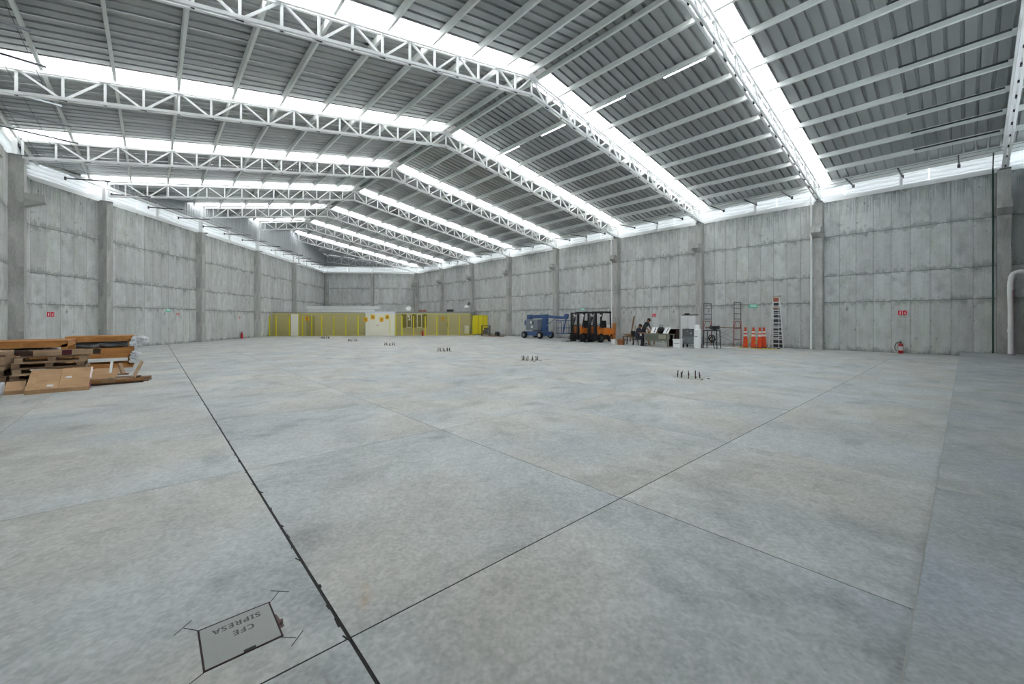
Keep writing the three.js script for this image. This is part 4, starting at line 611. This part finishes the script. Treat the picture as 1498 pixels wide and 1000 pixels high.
  const lt = thing('low_trestle', 'low dark trestle table carrying wood scraps', 'table', [23.2, 0, -14.5], faceR); part('top', bx(0.9, 0.05, 0.6, 0, 0.5, 0), oldWood, lt); for (const a of [-1, 1]) for (const b of [-1, 1]) part('leg', bar([a * 0.36, 0.48, b * 0.24], [a * 0.42, 0, b * 0.27], 0.05), darkWood, lt);
  for (let i = 0; i < 16; i++) { const len = rr(0.3, 0.7), th = rr(0.03, 0.05), y = 0.525 + th / 2 + Math.floor(i / 5) * 0.055; single('wood_scrap', 'wood offcut in the heap on the low trestle', 'offcut', bx(len, th, rr(0.05, 0.12), 0, 0, 0), pick([paleWood, pine, oldWood]), [23.2 + rr(-0.2, 0.2), y, -14.5 + rr(-0.28, 0.28)], rr(0, 3.1), 'wood offcuts on the low trestle'); }
  const lean = (label, T, L, w, len, m, tilt, g) => { const o = single('leaning_board', label, 'board', bx(w, len, 0.04, 0, len / 2 * Math.cos(tilt), -len / 2 * Math.sin(tilt) - 0.0, -tilt), m, [T, 0.005, -L], faceR, g); };
  lean('wide orange-brown board leaning by the forklift', 25.7, 17.5, 0.32, 1.35, pine, 0.1); lean('long thin brown plank leaning against the wall', 26.2, 16.4, 0.1, 1.95, oldWood, 0.3); lean('short pale stick leaning over the scrap heap', 23.7, 14.6, 0.05, 1.2, paleWood, 0.25); lean('thin pale stick standing behind seated worker', 23.9, 14.1, 0.04, 1.15, paleWood, 0.1);
}
// scaffold, cones, tape, ladder
{
  const rd = M(0x8f2f2a, 0.6), t = thing('scaffold', 'red and grey tubular scaffold frames with cross braces', 'scaffold', [25.5, 0, -9.7], faceR);   // local x: -hall axis, z: toward the hall
  for (const x of [-0.85, 0.85]) {
    const fr = [], uf = []; for (const z of [-0.55, 0.55]) { fr.push(rod([x, 0, z], [x, 1.55, z], 0.022)); uf.push(rod([x, 1.56, z * 0.95], [x, 2.62, z * 0.95], 0.018)); } for (const y of [0.45, 1.1, 1.5]) fr.push(rod([x, y, -0.55], [x, y, 0.55], 0.018)); for (const y of [1.65, 1.95, 2.28, 2.61]) uf.push(rod([x, y, -0.52], [x, y, 0.52], 0.015)); fr.push(rod([x, 1.5, -0.3], [x, 1.1, -0.55], 0.014), rod([x, 1.5, 0.3], [x, 1.1, 0.55], 0.014));
    part('lower_frame', fr, rd, t, 'red lower frame'); part('upper_frame', uf, steelDark, t, 'dark grey upper frame');
  }
  for (const z of [-0.57, 0.57]) { part('cross_brace', rod([-0.85, 0.3, z], [0.85, 1.15, z], 0.012), steelGrey, t); part('cross_brace', rod([-0.85, 1.15, z + 0.025], [0.85, 0.3, z + 0.025], 0.012), steelGrey, t); }
  single('scaffold_board', 'weathered board lying across the scaffold frames', 'board', bx(1.9, 0.045, 0.3, 0, 0, 0), oldWood, [25.55, 1.145, -9.7], faceR);
  single('white_strip', 'long white plank lying on floor before the scaffold', 'plank', bx(2.1, 0.05, 0.12, 0, 0.025, 0), whitePaint, [24.6, 0, -9.55], faceR + 0.05);
  const org = M(0xe2491d, 0.5), cone = (label, T, L) => { const c = thing('traffic_cone', label, 'traffic cone', [T, 0, -L], rr(0, 1), 'tall orange traffic cones'); part('base', [cy(0.15, 0.145, 0.05, 0, 0.025, 0, 0, 0, 0, 8), cy(0.145, 0.14, 0.03, 0, 0.06, 0, 0, 0, 0, 8)], rubber, c); part('cone_body', lathe([[0.135, 0.06], [0.13, 0.1], [0.075, 0.98], [0.05, 1.02], [0.05, 1.1], [0.06, 1.13], [0.045, 1.17], [0, 1.18]], 0, 0, 0), org, c); for (const [y0, y1] of [[0.66, 0.78], [0.85, 0.96]]) { const r = (y) => 0.13 - (y - 0.1) / 0.88 * 0.055 + 0.003; part('reflective_band', lathe([[r(y0), y0], [r(y1), y1]], 0, 0, 0), M(0xe8e6de, 0.5), c, 'white reflective band'); } return c; };
  cone('tall orange traffic cone next to the scaffold', 25.35, 8.38); cone('tall orange traffic cone wound with yellow tape', 25.4, 7.98); cone('tall orange traffic cone, third from the scaffold', 25.45, 7.68); cone('tall orange traffic cone nearest the stepladder', 25.95, 7.62);
  const tp = M(0xc9bd1e, 0.6); single('caution_tape', 'yellow caution tape strewn over floor under the cones', 'tape', [tube([[0, 0.012, 1.2], [0.15, 0.012, 0.7], [-0.12, 0.012, 0.2], [0.1, 0.015, -0.3], [-0.1, 0.012, -0.8], [0.1, 0.012, -1.2]], 0.02, 5, 60), tube([[0.2, 0.012, 0.9], [0.3, 0.012, 0.3], [0.15, 0.012, -0.2], [0.3, 0.012, -0.9]], 0.02, 5, 40), tube([[0.22, 0.5, 0.15], [0.2, 0.3, 0.03], [0.26, 0.03, -0.1]], 0.025, 5), tube([[0.3, 0.75, -0.22], [0.24, 0.4, -0.3], [0.22, 0.02, -0.45]], 0.025, 5)], tp, [25.12, 0, -7.9]);
}
{
  const al = M(0xd9dcda, 0.4, 0.15), t = thing('step_ladder', 'tall aluminium stepladder with orange top standing against the wall', 'ladder', [25.95, 0, -7.05], faceR), H = 2.88, wx = (y) => 0.24 - 0.1 * y / H, fz = (y) => 0.3 - 0.42 * y / H;
  for (const s of [-1, 1]) { part('front_rail', bar([s * wx(0), 0, fz(0)], [s * wx(H), H, fz(H)], 0.03, 0.075), al, t); part('rear_rail', bar([s * 0.26, 0, -0.45], [s * 0.15, H - 0.05, -0.17], 0.025, 0.05), al, t); part('foot', rb(0.06, 0.06, 0.1, 0.01, s * wx(0), 0.03, fz(0)), rubber, t); }
  for (let i = 1; i <= 9; i++) { const y = i * 0.285; part('step', bx(wx(y) * 2, 0.03, 0.085, 0, y, fz(y)), al, t); }
  for (const y of [0.6, 1.3, 2.0]) part('rear_bar', bx(0.44 - y * 0.05, 0.025, 0.02, 0, y, -0.42 + y * 0.1), al, t);
  for (let i = 0; i < 11; i++) { const y = 0.14 + i * 0.235; part('shade_slat', bx(0.46 - y * 0.07, 0.16, 0.012, 0, y, -0.45 + y * 0.1), steelDark, t, 'added dark slat for the shade behind the steps'); }  // added dark slats stand in for the shade behind the steps
  part('top_cap', rb(0.36, 0.06, 0.2, 0.015, 0, H + 0.03, -0.13), M(0xb8a890, 0.6), t); part('top_plate', [bx(0.27, 0.2, 0.01, 0, H - 0.16, -0.09), bx(0.27, 0.1, 0.01, 0, H - 0.62, -0.03)], M(0xa3543a, 0.6), t, 'orange-red plate'); part('spreader', bar([0.2, 1.2, 0.1], [0.2, 1.15, -0.34], 0.015), al, t); part('spreader', bar([-0.2, 1.2, 0.1], [-0.2, 1.15, -0.34], 0.015), al, t);
}

// ---------------------------------------------------------------- timber and cardboard by the left wall; local x across the hall, z toward the entrance
{
  const at = (T, L, y = 0) => [T, y, -L];
  function crate(label, T, L, y, w, h, d, mat) {
    const t = thing('timber_crate', label, 'crate', at(T, L, y), 0, 'timber crates');
    for (const x of [-1, 1]) for (const z of [-1, 1]) part('upright', bx(0.12, h - 0.2, 0.08, x * (w / 2 - 0.07), h / 2, z * (d / 2 - 0.05)), mat, t);
    for (const z of [-1, 1]) { part('lower_beam', bx(w, 0.13, 0.08, 0, 0.065, z * (d / 2 - 0.05)), mat, t); part('upper_beam', bx(w, 0.15, 0.08, 0, h - 0.105, z * (d / 2 - 0.05)), mat, t); }
    for (const x of [-1, 1]) part('end_beam', bx(0.08, 0.13, d - 0.18, x * (w / 2 - 0.05), h - 0.095, 0), mat, t);
    const n = Math.max(4, Math.round(d / 0.22)); for (let i = 0; i < n; i++) { part('deck_board', bx(w, 0.03, d / n - 0.012, 0, h - 0.015, -d / 2 + d / n * (i + 0.5)), pick([mat, pine]), t); if (i % 2 === 0) part('bottom_board', bx(w, 0.025, d / n - 0.05, 0, 0.143, -d / 2 + d / n * (i + 0.5)), mat, t); }
    return t;
  }
  crate('long open pine crate, lower one of the stack with white film', -1.27, 19.25, 0, 1.56, 0.52, 1.1, pine); crate('long open pine crate, upper one of the stack with white film', -1.27, 19.25, 0.52, 1.56, 0.55, 1.1, pine);
  crate('open pine crate under another behind the weathered pallets', -2.6, 16.85, 0, 1.72, 0.52, 1.5, pine); crate('flat-topped pine crate behind the weathered pallets', -2.58, 16.83, 0.52, 1.76, 0.53, 1.56, pine);
  const film = new THREE.MeshPhysicalMaterial({ color: 0xeef1f4, roughness: 0.35, transmission: 0.2, thickness: 0 });
  const blob = (n, s) => { const g = new THREE.IcosahedronGeometry(s, 6), p = g.attributes.position; for (let i = 0; i < p.count; i++) { const v = V(p.getX(i), p.getY(i), p.getZ(i)), k = 1 + 0.75 * (fbm(v.x / s * 1.8 + 9 + n, v.y / s * 1.8 + v.z / s * 1.3 + 9, 64, n, 3) - 0.5) * 2; p.setXYZ(i, v.x * k, v.y * k * 0.8, v.z * k); } g.computeVertexNormals(); return g; };
  single('plastic_film', 'crumpled white plastic film at the corner of upper pine crate', 'film', [blob(3, 0.14).translate(0.02, 0.1, 0), blob(5, 0.13).translate(0.2, 0.08, 0.03), blob(8, 0.1).translate(-0.06, -0.06, 0.04)], film, at(-0.42, 18.55, 0.84));
  single('plastic_film', 'white plastic film hanging low at the pine crate corner', 'film', [blob(13, 0.1).translate(0.06, 0.04, 0), blob(15, 0.09).translate(-0.02, -0.08, 0.03), blob(17, 0.08).translate(0.0, -0.2, 0.05)], film, at(-0.5, 18.62, 0.42));
  single('plastic_sheeting', 'grey plastic sheeting stuffed inside the upper pine crate', 'film', [blob(21, 0.3).scale(1.9, 0.5, 1).translate(-0.2, 0.1, 0), blob(23, 0.28).scale(1.6, 0.5, 1).translate(0.3, 0.1, 0.05)], M(0x9aa2aa, 0.5), at(-1.3, 19.2, 0.7));
  single('plastic_sheeting', 'grey plastic sheeting inside the flat-topped crate', 'film', [blob(25, 0.28).scale(1.9, 0.45, 1).translate(-0.2, 0.1, 0), blob(27, 0.24).scale(1.6, 0.5, 1).translate(0.4, 0.1, 0.05)], M(0x868e94, 0.5), at(-2.7, 16.6, 0.7));
  const pallet = (label, T, L, y, ry, m) => {
    const t = thing('wooden_pallet', label, 'pallet', at(T, L, y), ry, 'stacked wooden pallets');
    for (let i = 0; i < 3; i++) for (let j = 0; j < 3; j++) part('block', bx(0.13, 0.08, 0.1, -0.53 + i * 0.53, 0.062, -0.4 + j * 0.4), m, t);
    for (const z of [-0.4, 0, 0.4]) part('bottom_board', bx(1.2, 0.022, 0.1, 0, 0.011, z), m, t); for (const x of [-0.53, 0, 0.53]) part('stringer_board', bx(0.13, 0.018, 0.9, x, 0.111, 0), m, t);
    for (let i = 0; i < 6; i++) part('deck_board', bx(1.2, 0.02, 0.11, 0, 0.13, -0.4 + i * 0.16), pick([m, oldWood, paleWood]), t); return t;
  };
  ['bottom', 'second', 'third', 'fourth', 'top'].forEach((n, i) => pallet(n + ' weathered pallet of the stack topped by beams', -1.9 + rr(-0.04, 0.04), 15.42, i * 0.142, rr(-0.03, 0.03), i % 2 ? oldWood : paleWood));
  ['bottom', 'second', 'third'].forEach((n, i) => pallet(n + ' weathered pallet of the stack under the board box', -3.2 + rr(-0.03, 0.03), 15.4, i * 0.142, rr(-0.03, 0.03), oldWood));
  { const t = thing('board_box', 'pale box of nailed boards on the short pallet stack', 'box', at(-3.2, 15.38, 0.427)); for (const z of [-0.44, 0.44]) for (let i = 0; i < 5; i++) part('board', bx(0.232, 0.4, 0.025, -0.48 + i * 0.24, 0.2, z), i === 3 ? oldWood : paleWood, t); for (const x of [-0.6, 0.6]) part('side', bx(0.025, 0.4, 0.86, x, 0.2, 0), paleWood, t); for (const y of [0.1, 0.33]) part('batten', bx(0.36, 0.05, 0.03, 0.45, y, 0.468), oldWood, t); for (let i = 0; i < 4; i++) part('lid_board', bx(1.22, 0.025, 0.215, 0, 0.413, -0.33 + i * 0.22), paleWood, t); }
  [[-1.7, 15.15, 0.715, 1.35, 'grey-brown beam with a dark red painted mark on the pallets'], [-1.85, 15.5, 0.715, 1.3, 'plain grey-brown beam behind the red-marked beam']].forEach(([T, L, y, len, l], i) => { const t = thing('timber_beam', l, 'beam', at(T, L, y), [0.03, -0.08][i], 'timber beams on the pallets'); part('beam', bx(len, 0.12, 0.12, 0, 0.06, 0), paleWood, t); if (!i) part('red_mark', bx(0.17, 0.122, 0.122, 0.08, 0.06, 0), M(0x5c2430, 0.8), t, 'dark red paint'); part('end_cap', bx(0.14, 0.122, 0.122, len / 2 - 0.07, 0.06, 0), darkWood, t); part('end_cap', bx(0.2, 0.122, 0.122, -len / 2 + 0.1, 0.06, 0), darkWood, t); });
  { const t = thing('flattened_carton', 'large flattened brown cardboard carton leaning low on the pallets', 'cardboard', at(-1.57, 13.37), 0.03), A = 0.36; for (const s of [-1, 1]) part('panel', bx(0.475, 0.02, 1.0, s * 0.24, 0.255, -0.47, A), cardboard, t); part('front_flap', bx(0.96, 0.09, 0.02, 0, 0.045, 0.02), cardboard, t); part('label_sticker', bx(0.1, 0.004, 0.08, 0.13, 0.272, -0.47, A, 0.3), whitePaint, t, 'white label'); part('torn_label', bx(0.1, 0.004, 0.09, -0.13, 0.14, -0.13, A, -0.2), whitePaint, t, 'torn white label'); part('tape_edge', bx(0.03, 0.026, 0.6, 0.485, 0.33, -0.65, A), M(0xe2d8d8, 0.5), t, 'white tape along the edge'); part('red_tag', bx(0.025, 0.12, 0.05, 0.49, 0.1, -0.02), M(0xb86a72, 0.7), t); }
  { const t = thing('cardboard_sheet', 'narrow cardboard sheet left of the large flattened carton', 'cardboard', at(-2.22, 13.6), 0.1); part('sheet', bx(0.28, 0.012, 0.5, 0, 0.15, -0.2, 0.3), cardboard, t); part('fold', bx(0.28, 0.07, 0.012, 0, 0.035, 0.05), cardboard, t); }
  { const t = thing('cardboard_sheet', 'cardboard sheet sloping between the large carton and the loose planks', 'cardboard', at(-0.95, 14.2), -0.15); part('sheet', bx(0.5, 0.014, 0.7, 0, 0.24, -0.3, 0.3), cardboard, t); part('fold', bx(0.5, 0.12, 0.014, 0, 0.07, 0.04), cardboard, t); }
  { const t = thing('foam_board', 'white foam slab lying by the cardboard', 'foam', at(-2.68, 13.55), 0.02); part('slab', rb(0.6, 0.2, 0.55, 0.02, 0, 0.13, 0, 0.1), M(0xd6dae0, 0.7), t); part('edge_strip', bx(0.6, 0.03, 0.02, 0, 0.016, 0.26), M(0x6d7076, 0.7), t); }
  [[-0.68, 14.1, 0.022, 1.0, 0.14, 0.06], [-0.62, 14.34, 0.022, 1.1, 0.12, -0.05], [-0.6, 14.6, 0.022, 1.15, 0.14, 0.04], [-0.58, 14.82, 0.022, 1.1, 0.12, 0.02], [-0.66, 14.22, 0.066, 0.95, 0.12, 0.03], [-0.6, 14.5, 0.066, 1.1, 0.13, -0.04], [-0.55, 14.72, 0.066, 1.05, 0.12, 0.05], [-0.68, 14.6, 0.11, 0.9, 0.14, -0.08]].forEach(([T, L, y, len, w, r], i) => single('loose_plank', ['dark reddish plank at the front of the loose pile', 'weathered plank flat on floor in the loose pile', 'pale plank flat on floor in the loose pile', 'rear plank flat on floor in the loose pile', 'short plank lying on the reddish plank', 'knotty plank in second layer of the loose pile', 'thin plank in second layer of the loose pile', 'topmost plank of the loose pile'][i] + ' beside cardboard', 'plank', bx(len, 0.042, w, 0, 0, 0), [darkWood, oldWood, paleWood, oldWood, pine, oldWood, paleWood, oldWood][i], at(T, L, y), r, 'loose planks by the cardboard'));
  { const t = thing('pale_frame', 'pale wooden frame propped on the loose planks', 'frame', at(-0.55, 14.35, 0.1), 0.1); part('side_rail', bar([-0.3, 0.03, 0.2], [0.18, 0.03, 0.2], 0.05), paleWood, t); part('side_rail', bar([-0.25, 0.1, -0.15], [0.1, 0.1, -0.15], 0.05), paleWood, t); part('end_rail', bar([0.16, 0.02, 0.22], [0.38, 0.36, -0.5], 0.06), paleWood, t); part('end_rail', bar([-0.28, 0.03, 0.2], [-0.23, 0.1, -0.15], 0.05), paleWood, t); part('stub', bar([0.0, 0.1, -0.15], [-0.06, 0.36, -0.32], 0.07), paleWood, t); part('stub', bar([-0.24, 0.1, -0.16], [-0.2, 0.42, -0.4], 0.045), whitePaint, t); }
}
renderer.render(scene, camera);
